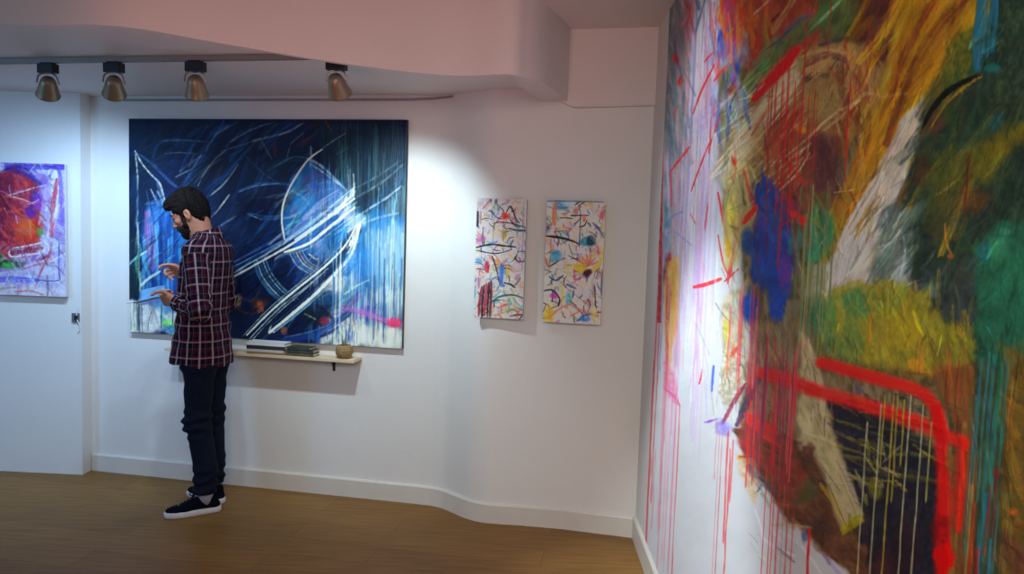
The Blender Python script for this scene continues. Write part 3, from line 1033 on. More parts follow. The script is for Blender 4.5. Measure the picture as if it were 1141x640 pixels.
c.pg([(412, 258), (454, 250), (451, 345), (414, 338)], (176, 208, 236), .5, 8, 9, br=.4, ang=90, st=6)
c.drips(36, 372, 450, (262, 330), (320, 385), [(30, 90, 190), (70, 150, 232), (226, 234, 246), (50, 80, 150)], (.8, 1.8), (.4, .8), 20)
c.st([(385, 345), (410, 350), (440, 361)], 6, (190, 110, 216), .6, .5); c.bl(439, 360, 8, 5, (240, 60, 120), .9)
c.mottle(.16, .11)
c.col *= np.array([1.02, 1.0, .88])
c.mesh('painted_surface', M['paint'], wf, 1.2, blue)

# ----------------------------------------------------------------- two tall narrow canvases
FS = wall_frame((.1, 3.952), (.69, 3.832))


def confetti(c, x0, y0, x1, y1, rs):
    w, h = x1 - x0, y1 - y0
    c.scat(26, (x0, y0, x1, y1), [(186, 178, 172), (172, 176, 186), (196, 190, 176), (178, 166, 164)], (10, 40), (5, 12), 80, 40, (.5, .9), .3, rs=rs)
    cols = [(60, 130, 160), (190, 60, 60), (206, 160, 60), (40, 60, 110), (200, 110, 70), (110, 140, 90), (150, 80, 140), (70, 110, 180),
            (176, 130, 140), (206, 176, 90)]
    c.scat(190, (x0, y0, x1, y1), cols, (3, 13), (.9, 3.2), 70, 50, (.4, .9), .35, .5, rs=rs + 1)
    c.scat(90, (x0, y0, x1, y1), [(196, 188, 180), (186, 182, 190), (204, 196, 180)], (3, 12), (1, 3), 60, 60, (.5, .95), .3, .5, rs=rs + 3)
    c.scat(60, (x0, y0, x1, y1), cols, (3, 9), (.8, 2.2), 80, 40, (.5, .95), .3, .5, rs=rs + 4)
    c.scat(38, (x0, y0, x1, y1), [(24, 30, 50), (30, 40, 64), (40, 30, 40)], (5, 15), (.9, 1.7), 30, 60, (.6, .95), .2, .6, rs=rs + 2)


smL, c, wf = hang('abstract_painting', FS, .062, [(529.3, 222), (586.5, 221), (583, 356), (530, 354)], .3, (182, 176, 172), M['canvas'])
tag(smL, 'narrow white canvas with dark red bars at its lower corner, beside the big blue painting', 'painting', 'abstract paintings')
confetti(c, 529, 221, 586, 356, 41)
c.pg([(528, 220), (545, 220), (543, 240), (529, 248)], (176, 170, 172), .85, 2, 3)
c.st([(536, 234), (541, 228), (545, 222)], 2.4, (176, 70, 70), .9); c.bl(545, 224, 1.6, 2.4, (40, 60, 120), .9)
c.st([(530.5, 238), (530.5, 254)], 3.4, (44, 26, 44), .95, .15); c.st([(534, 238), (534, 252)], 2.4, (120, 110, 130), .8)
c.st([(562, 240), (568, 230), (574, 244), (578, 249)], 1.7, (24, 28, 48), .95, .1)
for a_ in range(0, 180, 36):
    q = math.radians(a_); c.st([(562 - 5 * math.cos(q), 242 - 5 * math.sin(q)), (562 + 5 * math.cos(q), 242 + 5 * math.sin(q))], 1.8, (206, 54, 44), .95, .1)
c.st([(550, 258), (551, 250), (565, 249.5), (585, 254)], 1.4, (30, 40, 70), .95, .1)
c.st([(566, 256), (576, 258), (586, 258)], 2, (22, 56, 80), .95, .1)
c.st([(575, 246), (576, 262)], 3, (50, 110, 130), .7)
c.bl(561, 262, 5, 7, (150, 124, 50), .8); c.bl(536, 270, 5, 5, (176, 90, 150), .8); c.st([(537, 256), (537, 276)], 2, (60, 70, 100), .8)
c.st([(530, 279), (546, 275), (560, 276), (574, 277)], 2, (20, 26, 44), .95, .1)
c.st([(530, 282), (552, 285), (570, 280)], 1.4, (30, 30, 50), .9, .1)
c.st([(548, 288), (552, 298), (556, 312)], 1.5, (24, 24, 40), .95, .1)
c.bl(543, 300, 2.6, 6, (180, 40, 60), .9); c.st([(553, 292), (566, 300), (578, 304)], 1.8, (200, 110, 50), .9)
c.bl(533, 294, 4, 3, (60, 120, 170), .85); c.bl(576, 300, 6, 6, (176, 150, 156), .7)
c.st([(559, 298), (559, 318), (562, 320)], 5, (50, 106, 190), .95, .2); c.st([(565, 296), (565, 312)], 2.4, (200, 160, 60), .9)
c.st([(562, 317), (570, 319), (574, 322)], 2, (24, 30, 50), .95, .1)
for k_ in range(5):
    c.st([(535.5 + k_ * 3, 352.5), (536 + k_ * 3, 336), (538 + k_ * 2.5, 322 - k_ * 1.5)], 3, ((130, 26, 40), (46, 16, 34), (150, 36, 44), (50, 16, 30), (96, 22, 34))[k_], .95, .25)
c.st([(549, 338), (558, 332), (572, 330), (585, 334)], 2.2, (30, 90, 100), .95, .15); c.st([(550, 340), (562, 335)], 3, (90, 150, 170), .7)
c.st([(530, 322), (530, 334)], 3, (40, 120, 160), .9); c.st([(556, 344), (566, 340)], 3, (206, 66, 70), .9); c.bl(568, 338, 2, 5, (60, 140, 100), .85)
c.st([(552, 352), (562, 349)], 3, (214, 120, 70), .85); c.st([(575, 352), (580, 346)], 2, (190, 50, 44), .9); c.st([(562, 348), (576, 346)], 3, (176, 160, 90), .7)
c.bl(577, 311, 3.4, 3.4, (186, 110, 130), .8); c.st([(583, 225), (582, 300)], 2.2, (130, 116, 170), .55)
c.st([(550, 222), (548, 280)], 1.2, (90, 120, 130), .7)
c.mesh('painted_surface', M['paint'], wf, 1.6, smL)

smR, c, wf = hang('abstract_painting', FS, .04, [(608, 224.5), (674, 223), (670, 361.5), (606, 360)], .3, (190, 184, 176), M['canvas'])
tag(smR, 'narrow white canvas splashed with yellow and teal, nearest the corner with the mural', 'painting', 'abstract paintings')
confetti(c, 606, 223, 675, 361, 71)
c.bl(622, 230, 9, 5, (70, 140, 180), .85); c.bl(632, 228, 7, 4, (150, 190, 205), .8); c.st([(617, 252), (616, 240), (618, 228)], 5, (206, 96, 72), .9, .3)
c.st([(608, 226), (640, 224), (672, 224)], 2.4, (30, 90, 130), .8)
c.st([(635, 241), (648, 240), (655, 240)], 1.6, (30, 34, 54), .95, .1); c.st([(645, 233), (646, 240), (645, 276)], 1.2, (50, 70, 80), .85, .1)
c.bl(641, 236, 2.4, 4, (206, 80, 70), .8); c.bl(650, 243, 2, 4, (200, 90, 70), .85); c.bl(671, 240, 2.4, 5, (196, 60, 80), .9)
c.st([(660, 248), (668, 256), (672, 264)], 3, (60, 70, 120), .8)
c.st([(607, 265), (622, 266), (636, 269), (646, 273)], 3, (18, 28, 48), .97, .1, taper=.6)
c.bl(652, 268, 7, 6, (40, 130, 150), .95, -20); c.bl(658, 269, 5, 6, (20, 60, 76), .95); c.bl(620, 286, 8, 6, (44, 130, 170), .95, -30)
c.st([(613, 268), (614, 282)], 3, (190, 84, 70), .8)
for k_ in range(6):
    q = math.radians(200 + k_ * 28); c.st([(656, 296), (656 + 12 * math.cos(q), 296 + 13 * math.sin(q))], 2.2, (214, 100, 74), .9, .3)
c.st([(640, 296), (650, 302), (662, 300), (670, 288)], 5, (222, 170, 60), .95, .2); c.bl(646, 300, 12, 6, (224, 164, 50), .9); c.bl(672, 284, 4, 12, (226, 186, 96), .8)
c.st([(628, 300), (634, 296), (632, 312)], 3, (214, 176, 80), .8)
c.bl(655, 305, 5, 4, (60, 26, 50), .95, -30); c.st([(640, 302), (641, 312), (648, 310)], 3, (196, 50, 90), .9)
c.st([(612, 310), (620, 314), (628, 308)], 2, (40, 60, 100), .9, .1); c.st([(632, 318), (642, 322)], 3, (44, 50, 100), .9); c.st([(620, 312), (640, 328), (656, 340)], 1, (60, 90, 110), .8)
c.st([(607, 326), (616, 325), (624, 334), (623, 342)], 2.4, (26, 34, 70), .97, .1); c.bl(618, 331, 5, 2.6, (180, 50, 140), .9)
c.st([(627, 320), (628, 340)], 3, (206, 190, 80), .85); c.bl(634, 334, 4, 8, (60, 150, 170), .8)
c.bl(612, 352, 7, 10, (224, 170, 50), .95); c.st([(612, 356), (626, 344), (640, 338)], 2.6, (220, 120, 70), .9)
c.st([(636, 340), (646, 346), (638, 352)], 2.4, (206, 80, 60), .85); c.st([(644, 358), (656, 350), (666, 352)], 3, (50, 70, 160), .9); c.bl(652, 356, 7, 3, (50, 120, 190), .85)
c.st([(663, 318), (664, 336), (665, 344)], 1.4, (30, 34, 44), .9, .1); c.st([(672, 300), (671, 328)], 3.4, (36, 76, 130), .9); c.bl(663, 352, 5, 8, (214, 190, 90), .7)
c.mesh('painted_surface', M['paint'], wf, 1.6, smR)

# ----------------------------------------------------------------- painting on the left wall, cut by the frame
FL = wall_frame((-4.6, 4.60), (-2.619, 4.515))
lf, c, wf = hang('abstract_painting', FL, .04, [(-78, 179), (73.5, 182.5), (72, 330.5), (-78, 326.5)], .45, (196, 190, 214), M['canvas'])
tag(lf, 'canvas of red and violet brushwork hung on the wall end left of the visitor', 'painting', 'abstract paintings')
c.scat(50, (-78, 178, 74, 330), [(150, 120, 190), (200, 196, 220), (120, 80, 170), (186, 170, 206)], (20, 60), (5, 14), 10, 50, (.4, .8), .4, rs=51)
c.pg([(-78, 190), (20, 188), (46, 205), (48, 250), (40, 284), (-78, 292)], (176, 30, 50), .9, 4, 10)
c.pg([(-78, 196), (14, 192), (18, 240), (0, 262), (-78, 262)], (104, 16, 44), .8, 5, 10)
c.bl(26, 258, 26, 18, (226, 60, 36), .9); c.bl(32, 252, 14, 10, (236, 110, 30), .7); c.bl(46, 257, 4, 6, (60, 170, 60), .9)
c.bl(12, 294, 20, 6, (40, 60, 30), .9); c.bl(6, 296, 9, 4, (50, 190, 60), .95); c.bl(2, 285, 4, 4, (50, 170, 60), .8); c.bl(-30, 292, 30, 8, (50, 80, 40), .8)
c.scat(40, (0, 195, 45, 280), [(214, 40, 46), (236, 80, 50), (120, 20, 60), (200, 90, 90), (90, 20, 50)], (6, 20), (2, 5), 60, 40, (.5, .9), .4, rs=55)
c.st([(-78, 184), (0, 185), (40, 186), (74, 186)], 8, (66, 50, 170), .9, .3); c.st([(10, 188), (30, 194), (46, 204)], 5, (50, 40, 140), .9, .3)
c.st([(0, 192), (24, 186), (40, 196)], 3, (40, 30, 120), .8); c.bl(3, 186, 5, 6, (214, 214, 232), .9)
c.st([(68, 186), (70, 230), (70, 250)], 5, (116, 90, 200), .8, .4); c.st([(10, 218), (30, 212), (52, 206)], 2, (226, 200, 220), .9)
c.st([(12, 219), (26, 222), (38, 227)], 1.8, (232, 190, 200), .9); c.bl(40, 218, 6, 7, (80, 50, 170), .85); c.bl(36, 236, 6, 7, (100, 40, 170), .85); c.bl(45, 225, 5, 12, (120, 60, 190), .8)
c.st([(57, 192), (62, 196), (60, 240), (54, 262)], 9, (222, 214, 232), .95, .2); c.st([(65, 200), (60, 230), (57, 262)], 6, (190, 70, 90), .9, .4)
c.st([(52, 206), (48, 230), (44, 250)], 3, (206, 170, 206), .8)
c.st([(48, 270), (30, 274), (12, 278), (12, 286), (30, 284), (48, 280), (50, 268), (54, 278)], 2.4, (232, 214, 226), .95, .1)
c.st([(14, 282), (46, 276)], 5, (130, 30, 60), .8); c.st([(40, 290), (54, 284), (58, 270)], 3, (170, 40, 60), .8)
c.pg([(20, 296), (66, 280), (70, 322), (10, 318)], (206, 200, 226), .75, 4, 8)
c.st([(38, 322), (46, 300), (56, 284)], 2.4, (206, 70, 60), .9); c.st([(24, 300), (44, 294), (60, 292)], 3, (190, 90, 110), .7)
c.st([(38, 311), (64, 312), (65, 300), (66, 270)], 1.6, (60, 60, 150), .9, .1); c.st([(0, 312), (20, 312), (40, 312)], 9, (90, 90, 200), .85, .4)
c.pg([(-78, 318), (74, 322), (74, 331), (-78, 328)], (210, 196, 206), .9, 2, 3); c.st([(16, 325), (34, 324), (46, 328)], 2.4, (206, 70, 80), .9); c.st([(0, 322), (16, 320)], 3, (150, 130, 90), .8)
c.bl(68, 246, 5, 10, (130, 110, 220), .7); c.bl(66, 292, 4, 8, (150, 140, 226), .6)
c.rework(260, (-20, 182, 74, 330), (5, 22), (1, 3.4), 70, 45, (.35, .7), .3, .14, rs=86)
c.scat(30, (-20, 186, 70, 326), [(226, 214, 230), (206, 196, 226)], (6, 20), (.8, 1.8), 80, 50, (.4, .8), .5, rs=87)
c.mottle(.1, .2)
c.mesh('painted_surface', M['paint'], wf, 1.05, lf)
# ----------------------------------------------------------------- the mural painted straight on the right wall
def sketch_xy(p):
    q = AX.T @ (np.asarray(p) - EYE)
    return 570.5 + FOC * q[0] / -q[2], 320 - FOC * q[1] / -q[2]


_e = at_plane(738.6, 190, (RC[0], RC[1], 0), np.array([RN[0], RN[1], 0]))
S0, S1, ZB, ZT = float((RC - _e[:2]) @ RD), 3.55, .125, 2.628
print('mural starts', S0)
hm = homography([(S0, ZT), (2.4, ZT), (2.4, ZB), (S0, ZB)], [sketch_xy(right(s_, z_)) for s_, z_ in ((S0, ZT), (2.4, ZT), (2.4, ZB), (S0, ZB))])


def s_for_x(x, z=1.5):
    hi_ = np.linalg.inv(hm)
    y = 280.0
    for _ in range(6):
        v = hi_ @ np.array([x, y, 1]); v = v / v[2]
        w = hm @ np.array([v[0], z, 1]); y = w[1] / w[2]
    return v[0]


xs = np.arange(725, 1150, .75)
U = np.array([s_for_x(x) for x in xs])
U = np.concatenate([[S0], U[U > S0 + .003]])
U = np.concatenate([U, np.arange(U[-1] + .006, S1, .006)])
V = np.concatenate([np.arange(ZB, .5, .004), np.arange(.5, 2.1, .0026), np.arange(2.1, ZT + .001, .004)])
c = Canvas(U, V, hm, (170, 170, 172))
print('mural grid', c.x.shape)
X1 = 2600
# grounds, far to near
c.pg([(700, -80), (762, -80), (768, 60), (764, 200), (752, 330), (735, 330), (735, 60)], (104, 122, 124), .75, 4, 8, ang=80, st=4)
c.drips(70, 741, 832, (-60, 60), (150, 420), [(186, 150, 160), (150, 120, 150), (176, 170, 190), (190, 120, 126), (160, 166, 180), (120, 110, 150)], (.8, 2.4), (.25, .7), 21)
c.drips(50, 755, 800, (120, 300), (330, 520), [(160, 140, 190), (180, 170, 210), (176, 130, 160), (190, 190, 206)], (.8, 2), (.2, .5), 22)
c.pg([(806, 210), (800, 90), (815, -80), (X1, -80), (X1, 1900), (1060, 900), (1020, 660), (985, 668), (948, 640), (915, 612), (885, 584), (858, 548), (832, 515), (826, 470), (840, 400), (826, 300)], (92, 80, 54), .97, 5, 10, ang=85, st=3)
c.pg([(798, -80), (945, -80), (910, 50), (860, 90), (815, 60)], (150, 66, 50), .9, 5, 10, ang=70, st=3)
c.pg([(905, -80), (1010, -80), (985, 40), (950, 60), (915, 30)], (76, 92, 52), .9, 6, 12, ang=-60, st=3)
c.pg([(955, -80), (1090, -80), (1040, 40), (1000, 80), (985, 70), (960, 90), (950, 40)], (84, 44, 40), .9, 8, 12, ang=-60, st=4)
c.pg([(850, 75), (905, 50), (968, 45), (985, 90), (965, 150), (915, 180), (845, 200), (830, 150)], (142, 116, 76), .95, 5, 10)
c.pg([(860, 130), (900, 120), (940, 160), (935, 240), (900, 260), (860, 210)], (110, 66, 46), .85, 8, 14, ang=80, st=3)
c.pg([(1090, -80), (X1, -80), (X1, 900), (1060, 900), (1060, 380), (1010, 300), (1005, 240), (1020, 160), (1060, 95), (1085, 70)], (36, 54, 44), .97, 8, 14)
c.pg([(1010, -60), (1115, -60), (1094, 60), (1050, 110), (1020, 130), (980, 220), (930, 295), (912, 300), (930, 230), (965, 150), (985, 85)], (150, 112, 30), .96, 5, 10, ang=-62, st=5)
c.scat(60, (950, 0, 1080, 250), [(176, 134, 30), (120, 80, 24), (160, 100, 30), (186, 150, 50), (132, 104, 30)], (40, 110), (4, 12), -62, 6, (.35, .8), .6, rs=24)
c.st([(1084, -10), (1040, 40), (1010, 100), (990, 160)], 12, (92, 44, 34), .7, .6)
c.st([(1050, -10), (1020, 40), (1000, 90), (995, 120)], 10, (100, 42, 36), .7, .6)
c.st([(1096, -20), (1060, 30), (1030, 66)], 14, (90, 46, 40), .6, .6)
c.st([(1024, -10), (1000, 40), (984, 110)], 8, (150, 124, 50), .8, .5)
c.st([(1000, 60), (985, 96), (975, 130)], 7, (140, 126, 70), .7, .5)
c.st([(1004, 100), (970, 170), (955, 230)], 6, (176, 126, 30), .8, .5)
c.bl(1050, 60, 28, 40, (150, 112, 36), .6, 30)
c.bl(1090, 18, 16, 30, (150, 126, 34), .7, 20)
# brown / red centre
c.scat(40, (880, 70, 970, 250), [(120, 44, 36), (150, 60, 40), (96, 50, 34), (140, 100, 60), (160, 124, 80)], (20, 60), (3, 9), 82, 12, (.35, .8), .6, rs=25)
c.pg([(905, 150), (936, 155), (936, 220), (905, 230)], (76, 46, 52), .8, 8, 10, ang=85, st=3)
c.pg([(890, 70), (950, 50), (955, 62), (905, 88)], (156, 132, 90), .9, 3, 5, ang=-20, st=3)
c.st([(900, 72), (925, 60), (944, 68)], 9, (96, 54, 56), .8, .4)
c.bl(903, 88, 9, 4, (66, 58, 44), .7); c.bl(920, 84, 8, 4, (60, 56, 40), .7)
c.bl(916, 118, 24, 30, (140, 118, 74), .8, 20)
c.st([(914, 50), (930, 46), (946, 42)], 6, (60, 40, 70), .7, .5)
c.scat(24, (940, 40, 985, 110), [(136, 60, 44), (150, 100, 60), (120, 44, 40), (176, 120, 60)], (14, 36), (2, 5), 80, 14, (.4, .8), .5, rs=26)
c.st([(920, 145), (945, 125), (965, 105), (985, 108)], 4, (166, 146, 110), .75, .5)
c.st([(870, 180), (900, 155), (930, 128), (960, 112)], 3, (176, 160, 128), .85, .4)
c.st([(985, 108), (1000, 106), (1014, 104)], 3, (176, 140, 100), .6, .5)
c.bl(893, 143, 9, 4, (196, 140, 30), .9, 20)
# upper left cluster
c.scat(34, (800, -20, 860, 60), [(176, 50, 40), (190, 90, 40), (150, 60, 60), (140, 130, 50), (196, 110, 50)], (16, 46), (3, 8), 84, 12, (.5, .9), .5, rs=27)
c.st([(832, 40), (822, 20), (828, -10)], 6, (150, 150, 70), .8); c.bl(838, 22, 10, 20, (176, 100, 50), .8)
c.st([(841, 16), (850, 8), (862, -4)], 3, (190, 150, 130), .9)
c.st([(862, 36), (876, 14), (888, -4)], 8, (170, 150, 96), .7, .6)
c.st([(820, 130), (835, 95), (852, 62), (866, 44)], 14, (84, 132, 92), .85, .5)
c.st([(836, 90), (862, 64), (880, 40), (896, 20)], 13, (70, 122, 72), .85, .5)
c.st([(880, 50), (906, 28), (930, 8), (940, -10)], 16, (74, 110, 66), .85, .45)
c.st([(905, 32), (925, 14), (944, -6)], 4, (150, 170, 130), .8, .4)
c.st([(893, 44), (912, 24), (920, -10)], 5, (56, 110, 66), .7); c.st([(866, 52), (884, 28), (906, 16)], 6, (90, 76, 120), .7, .5)
c.st([(822, 130), (830, 116), (842, 104)], 4, (130, 150, 90), .8)
c.pg([(820, 150), (850, 112), (886, 70), (892, 90), (868, 130), (830, 190), (808, 200)], (186, 172, 148), .85, 4, 8, ang=-48, st=4)
c.scat(50, (806, 85, 885, 200), [(196, 186, 166), (206, 196, 176), (170, 140, 100), (150, 110, 70), (186, 170, 140)], (24, 70), (1.4, 4), -46, 8, (.5, .95), .5, rs=28)
c.bl(872, 150, 16, 22, (120, 60, 40), .75, 10); c.bl(858, 166, 12, 16, (124, 84, 44), .7); c.bl(850, 152, 10, 10, (150, 130, 80), .7)
c.scat(24, (846, 120, 890, 210), [(150, 50, 40), (170, 130, 80), (96, 60, 40), (130, 36, 36)], (14, 40), (1.4, 4), -60, 16, (.5, .9), .5, rs=29)
c.st([(841, 111), (858, 92), (876, 72), (890, 55)], 12, (214, 28, 34), .97, .3, taper=.45)
c.st([(846, 100), (852, 94)], 3, (190, 170, 160), .8); c.st([(852, 104), (860, 95)], 2, (196, 180, 170), .7)
# blue strokes high on the white
c.st([(803, 62), (804, 40), (812, 30)], 9, (60, 96, 160), .85, .4); c.st([(802, 64), (800, 50), (805, 36)], 4, (24, 50, 130), .9, .3)
c.bl(820, 76, 6, 12, (40, 66, 130), .85, 20); c.bl(818, 88, 4, 5, (20, 44, 120), .9); c.bl(826, 60, 12, 14, (110, 130, 150), .6, 20)
c.st([(812, 110), (818, 84), (816, 50)], 6, (170, 50, 70), .7, .5); c.st([(800, 94), (797, 70), (799, 50)], 5, (160, 60, 84), .7, .5)
c.bl(806, 62, 16, 20, (130, 140, 186), .5); c.bl(790, 130, 12, 26, (156, 140, 180), .5, 30); c.bl(815, 115, 12, 14, (150, 170, 186), .5)
c.st([(796, 100), (800, 86), (802, 74)], 2.6, (186, 150, 60), .7); c.bl(811, 140, 10, 12, (120, 150, 130), .45, 40)
c.st([(795, 4), (795, 26), (797, 44)], 7, (170, 40, 50), .8, .4); c.st([(810, 0), (811, 30)], 4, (150, 60, 100), .8)
c.st([(776, -4), (780, 10)], 5, (50, 70, 110), .8); c.st([(765, -10), (764, 16), (757, 28)], 2.4, (196, 60, 64), .85, .3)
c.scat(46, (738, -30, 768, 150), [(84, 108, 112), (104, 122, 122), (66, 84, 96), (128, 134, 130), (150, 120, 120)], (30, 80), (3, 8), 82, 8, (.4, .8), .45, rs=60)
c.scat(40, (756, -40, 800, 110), [(170, 120, 130), (190, 150, 156), (150, 110, 130), (176, 160, 170), (196, 120, 110), (120, 110, 120)], (30, 90), (1.4, 4.5), 86, 5, (.4, .8), .5, rs=61)
c.scat(26, (796, -40, 826, 60), [(176, 60, 70), (196, 70, 50), (160, 60, 110), (90, 60, 120), (200, 130, 60), (190, 180, 190)], (24, 70), (2, 5), 88, 4, (.5, .9), .4, rs=62)
c.scat(30, (796, 40, 834, 140), [(60, 90, 170), (130, 150, 200), (176, 186, 206), (40, 60, 130), (160, 70, 110), (120, 150, 160)], (14, 44), (2, 6), 84, 8, (.4, .8), .45, rs=63)
c.scat(34, (742, 140, 790, 330), [(186, 160, 176), (196, 180, 200), (170, 140, 160), (150, 130, 170), (190, 140, 140)], (30, 100), (1, 3), 88, 3, (.3, .7), .5, rs=64)
c.st([(771, 4), (768, 22), (760, 36)], 2.2, (196, 60, 70), .85, .3); c.st([(766, 6), (772, 26), (776, 44)], 2, (176, 70, 80), .8, .3); c.st([(764, -6), (768, 10)], 5, (130, 60, 80), .8, .4)
c.st([(790, -10), (782, 14), (776, 36)], 3, (70, 84, 110), .7, .4)
# red ticks on the white
for p_, w_ in (([(773, 127), (783, 100), (797, 72)], 2.6), ([(786, 69), (792, 62), (797, 58)], 2.2), ([(797, 90), (803, 82), (811, 73)], 3),
               ([(749, 190), (758, 178), (769, 164)], 3.4), ([(748, 190), (749, 230)], 2), ([(771, 213), (780, 188), (791, 160)], 2.2),
               ([(792, 172), (793, 130)], 1.4), ([(790, 170), (797, 146), (803, 132)], 1.8), ([(774, 320), (788, 317), (804, 311)], 5),
               ([(801, 215), (808, 252), (816, 278)], 3), ([(813, 312), (820, 275), (824, 240)], 2.6), ([(801, 262), (806, 290), (812, 306)], 2.2),
               ([(820, 280), (814, 296), (812, 316)], 3.4), ([(808, 314), (817, 306), (824, 300)], 2.4), ([(783, 412), (782, 420), (780, 428)], 2.2),
               ([(770, 238), (776, 250)], 1.4), ([(786, 256), (790, 226)], 1.6), ([(752, 130), (755, 118)], 2)):
    c.st(p_, w_, (206, 54, 56), .95, .15, rough=.1)
c.bl(753.5, 66, 3.4, 7, (206, 30, 40), .95, -20); c.bl(759, 90, 3.6, 6, (214, 44, 36), .95); c.st([(758, 96), (762, 84)], 1.6, (214, 90, 40), .9)
c.st([(771, 20), (768, 40), (770, 46)], 2.4, (160, 90, 100), .8); c.st([(752, 58), (754, 40)], 3, (90, 96, 100), .7)
c.scat(16, (743, 5, 764, 170), [(90, 108, 112), (120, 130, 128), (150, 110, 110), (70, 84, 92)], (20, 50), (2, 5), 84, 8, (.4, .8), .5, rs=30)
# left edge: curve, ochre glow, dark figure
c.st([(743, 272), (747, 248), (752, 240), (762, 236)], 2.4, (110, 120, 160), .85, .2); c.st([(749, 256), (760, 264), (772, 274)], 1.8, (130, 130, 170), .85, .2)
c.bl(743, 244, 3, 14, (60, 110, 120), .8); c.bl(744, 300, 4, 18, (90, 40, 36), .9, 8); c.bl(747, 285, 2, 6, (160, 40, 60), .9)
c.pg([(744, 290), (758, 285), (758, 330), (752, 380), (742, 400)], (196, 150, 90), .85, 3, 5, ang=85, st=3)
c.st([(750, 286), (752, 320), (749, 370), (744, 420)], 5, (206, 140, 60), .8, .5); c.st([(744, 310), (744, 380), (743, 430)], 4, (170, 70, 60), .75, .5)
c.pg([(741, 400), (752, 420), (757, 452), (744, 440), (739, 430)], (190, 110, 140), .8, 2, 3); c.st([(742, 434), (752, 442), (758, 452)], 3, (196, 70, 110), .85)
# yellow and cream next to the blue
c.pg([(808, 200), (838, 160), (842, 230), (824, 300), (806, 300)], (170, 160, 110), .8, 4, 8, ang=80, st=2)
c.bl(817, 238, 6, 20, (196, 176, 60), .8); c.bl(812, 272, 4, 16, (206, 150, 40), .85); c.bl(822, 232, 10, 12, (150, 140, 100), .7); c.bl(840, 180, 8, 22, (150, 124, 84), .7)
c.scat(30, (815, 170, 850, 270), [(190, 180, 150), (120, 90, 60), (166, 150, 80), (90, 76, 50)], (8, 24), (1.4, 4), 70, 30, (.5, .9), .4, rs=31)
c.bl(819, 180, 4, 6, (206, 70, 40), .9); c.st([(830, 190), (835, 210), (838, 226)], 4, (190, 60, 50), .85, .4)
c.st([(830, 248), (838, 238), (845, 230)], 7, (214, 50, 36), .97, .15); c.st([(841, 226), (840, 240)], 4, (206, 50, 40), .9)
c.pg([(806, 330), (836, 310), (832, 380), (815, 420), (806, 430)], (156, 144, 120), .85, 3, 6, ang=80, st=2)
c.bl(811, 370, 4, 16, (176, 166, 70), .85); c.bl(820, 345, 6, 14, (150, 150, 140), .7); c.st([(816, 396), (822, 388)], 5, (206, 56, 44), .9)
# blue mass
c.pg([(848, 190), (870, 210), (886, 250), (880, 330), (872, 358), (858, 352), (850, 300), (842, 315), (838, 280), (846, 240)], (34, 64, 140), .95, 3, 7, ang=85, st=2)
c.bl(858, 300, 16, 26, (28, 66, 150), .95, ax=1, ay=.4); c.bl(834, 270, 8, 16, (36, 70, 128), .9); c.bl(836, 342, 11, 18, (30, 74, 160), .97, rough=.3)
c.bl(868, 340, 9, 20, (32, 70, 156), .95, rough=.3); c.st([(846, 206), (846, 226), (854, 238)], 6, (30, 60, 130), .95, .2); c.st([(860, 200), (862, 230)], 6, (40, 60, 140), .8)
c.bl(876, 300, 9, 22, (96, 56, 140), .75); c.bl(884, 232, 10, 14, (150, 34, 70), .75); c.bl(852, 250, 6, 14, (60, 60, 140), .6); c.bl(838, 356, 6, 8, (96, 60, 140), .6)
c.scat(26, (840, 195, 895, 300), [(170, 40, 60), (130, 30, 70), (90, 50, 110), (40, 60, 130)], (10, 30), (1.6, 4), 82, 14, (.4, .8), .5, rs=32)
c.st([(870, 170), (884, 188), (900, 206)], 5, (180, 40, 40), .7, .5); c.st([(860, 232), (872, 222), (880, 214)], 4, (170, 40, 50), .7, .5)
c.bl(886, 239, 5, 4, (226, 50, 36), .95, 20); c.bl(895, 246, 6, 5, (220, 44, 40), .95, 20)
c.st([(868, 256), (880, 246), (890, 240)], 3, (176, 30, 60), .8)
# green leaf strokes
c.bl(912, 258, 12, 34, (52, 112, 82), .9, 4, ay=.4); c.bl(926, 256, 8, 26, (66, 118, 84), .85, ay=.4); c.bl(906, 284, 7, 10, (46, 130, 96), .9)
c.st([(912, 232), (908, 250), (914, 276)], 4, (120, 150, 110), .8, .4); c.st([(904, 290), (912, 278), (924, 262)], 3, (130, 170, 140), .7)
c.bl(918, 220, 10, 10, (90, 80, 40), .8); c.bl(882, 274, 4, 12, (50, 110, 100), .8); c.bl(892, 268, 4, 12, (60, 110, 110), .75)
c.scat(24, (898, 210, 945, 300), [(70, 120, 80), (110, 130, 70), (150, 140, 60), (40, 84, 60)], (12, 34), (1.6, 4), 74, 20, (.4, .8), .5, rs=33)
# white wedge and grey-blue veil
c.pg([(902, 300), (935, 290), (960, 250), (1000, 250), (975, 300), (960, 330), (900, 332)], (156, 152, 128), .85, 4, 8)
c.pg([(1034, 96), (1030, 150), (1004, 215), (980, 270), (968, 320), (920, 330), (925, 296), (950, 262), (972, 225), (980, 190), (1004, 140)], (176, 172, 168), .95, 3, 8, ang=-62, st=3, br=.12)
c.st([(982, 196), (960, 232), (938, 274)], 12, (186, 182, 178), .9, .3); c.st([(960, 246), (946, 290), (940, 318)], 20, (172, 170, 168), .9, .25)
c.st([(972, 200), (982, 188), (992, 170), (1006, 140)], 5, (120, 110, 90), .7, .6); c.scat(26, (955, 190, 985, 260), [(100, 76, 54), (150, 120, 40), (130, 120, 110)], (20, 50), (1.5, 3.5), -60, 6, (.4, .8), .5, rs=34)
c.st([(1028, 116), (1010, 160), (996, 196)], 6, (150, 140, 110), .7, .5); c.st([(1034, 120), (1020, 166), (1004, 200)], 4, (190, 180, 166), .7, .5)
c.pg([(985, 232), (1030, 226), (1040, 232), (1024, 280), (1010, 330), (968, 330)], (104, 122, 120), .85, 6, 10, ang=-50, st=2)
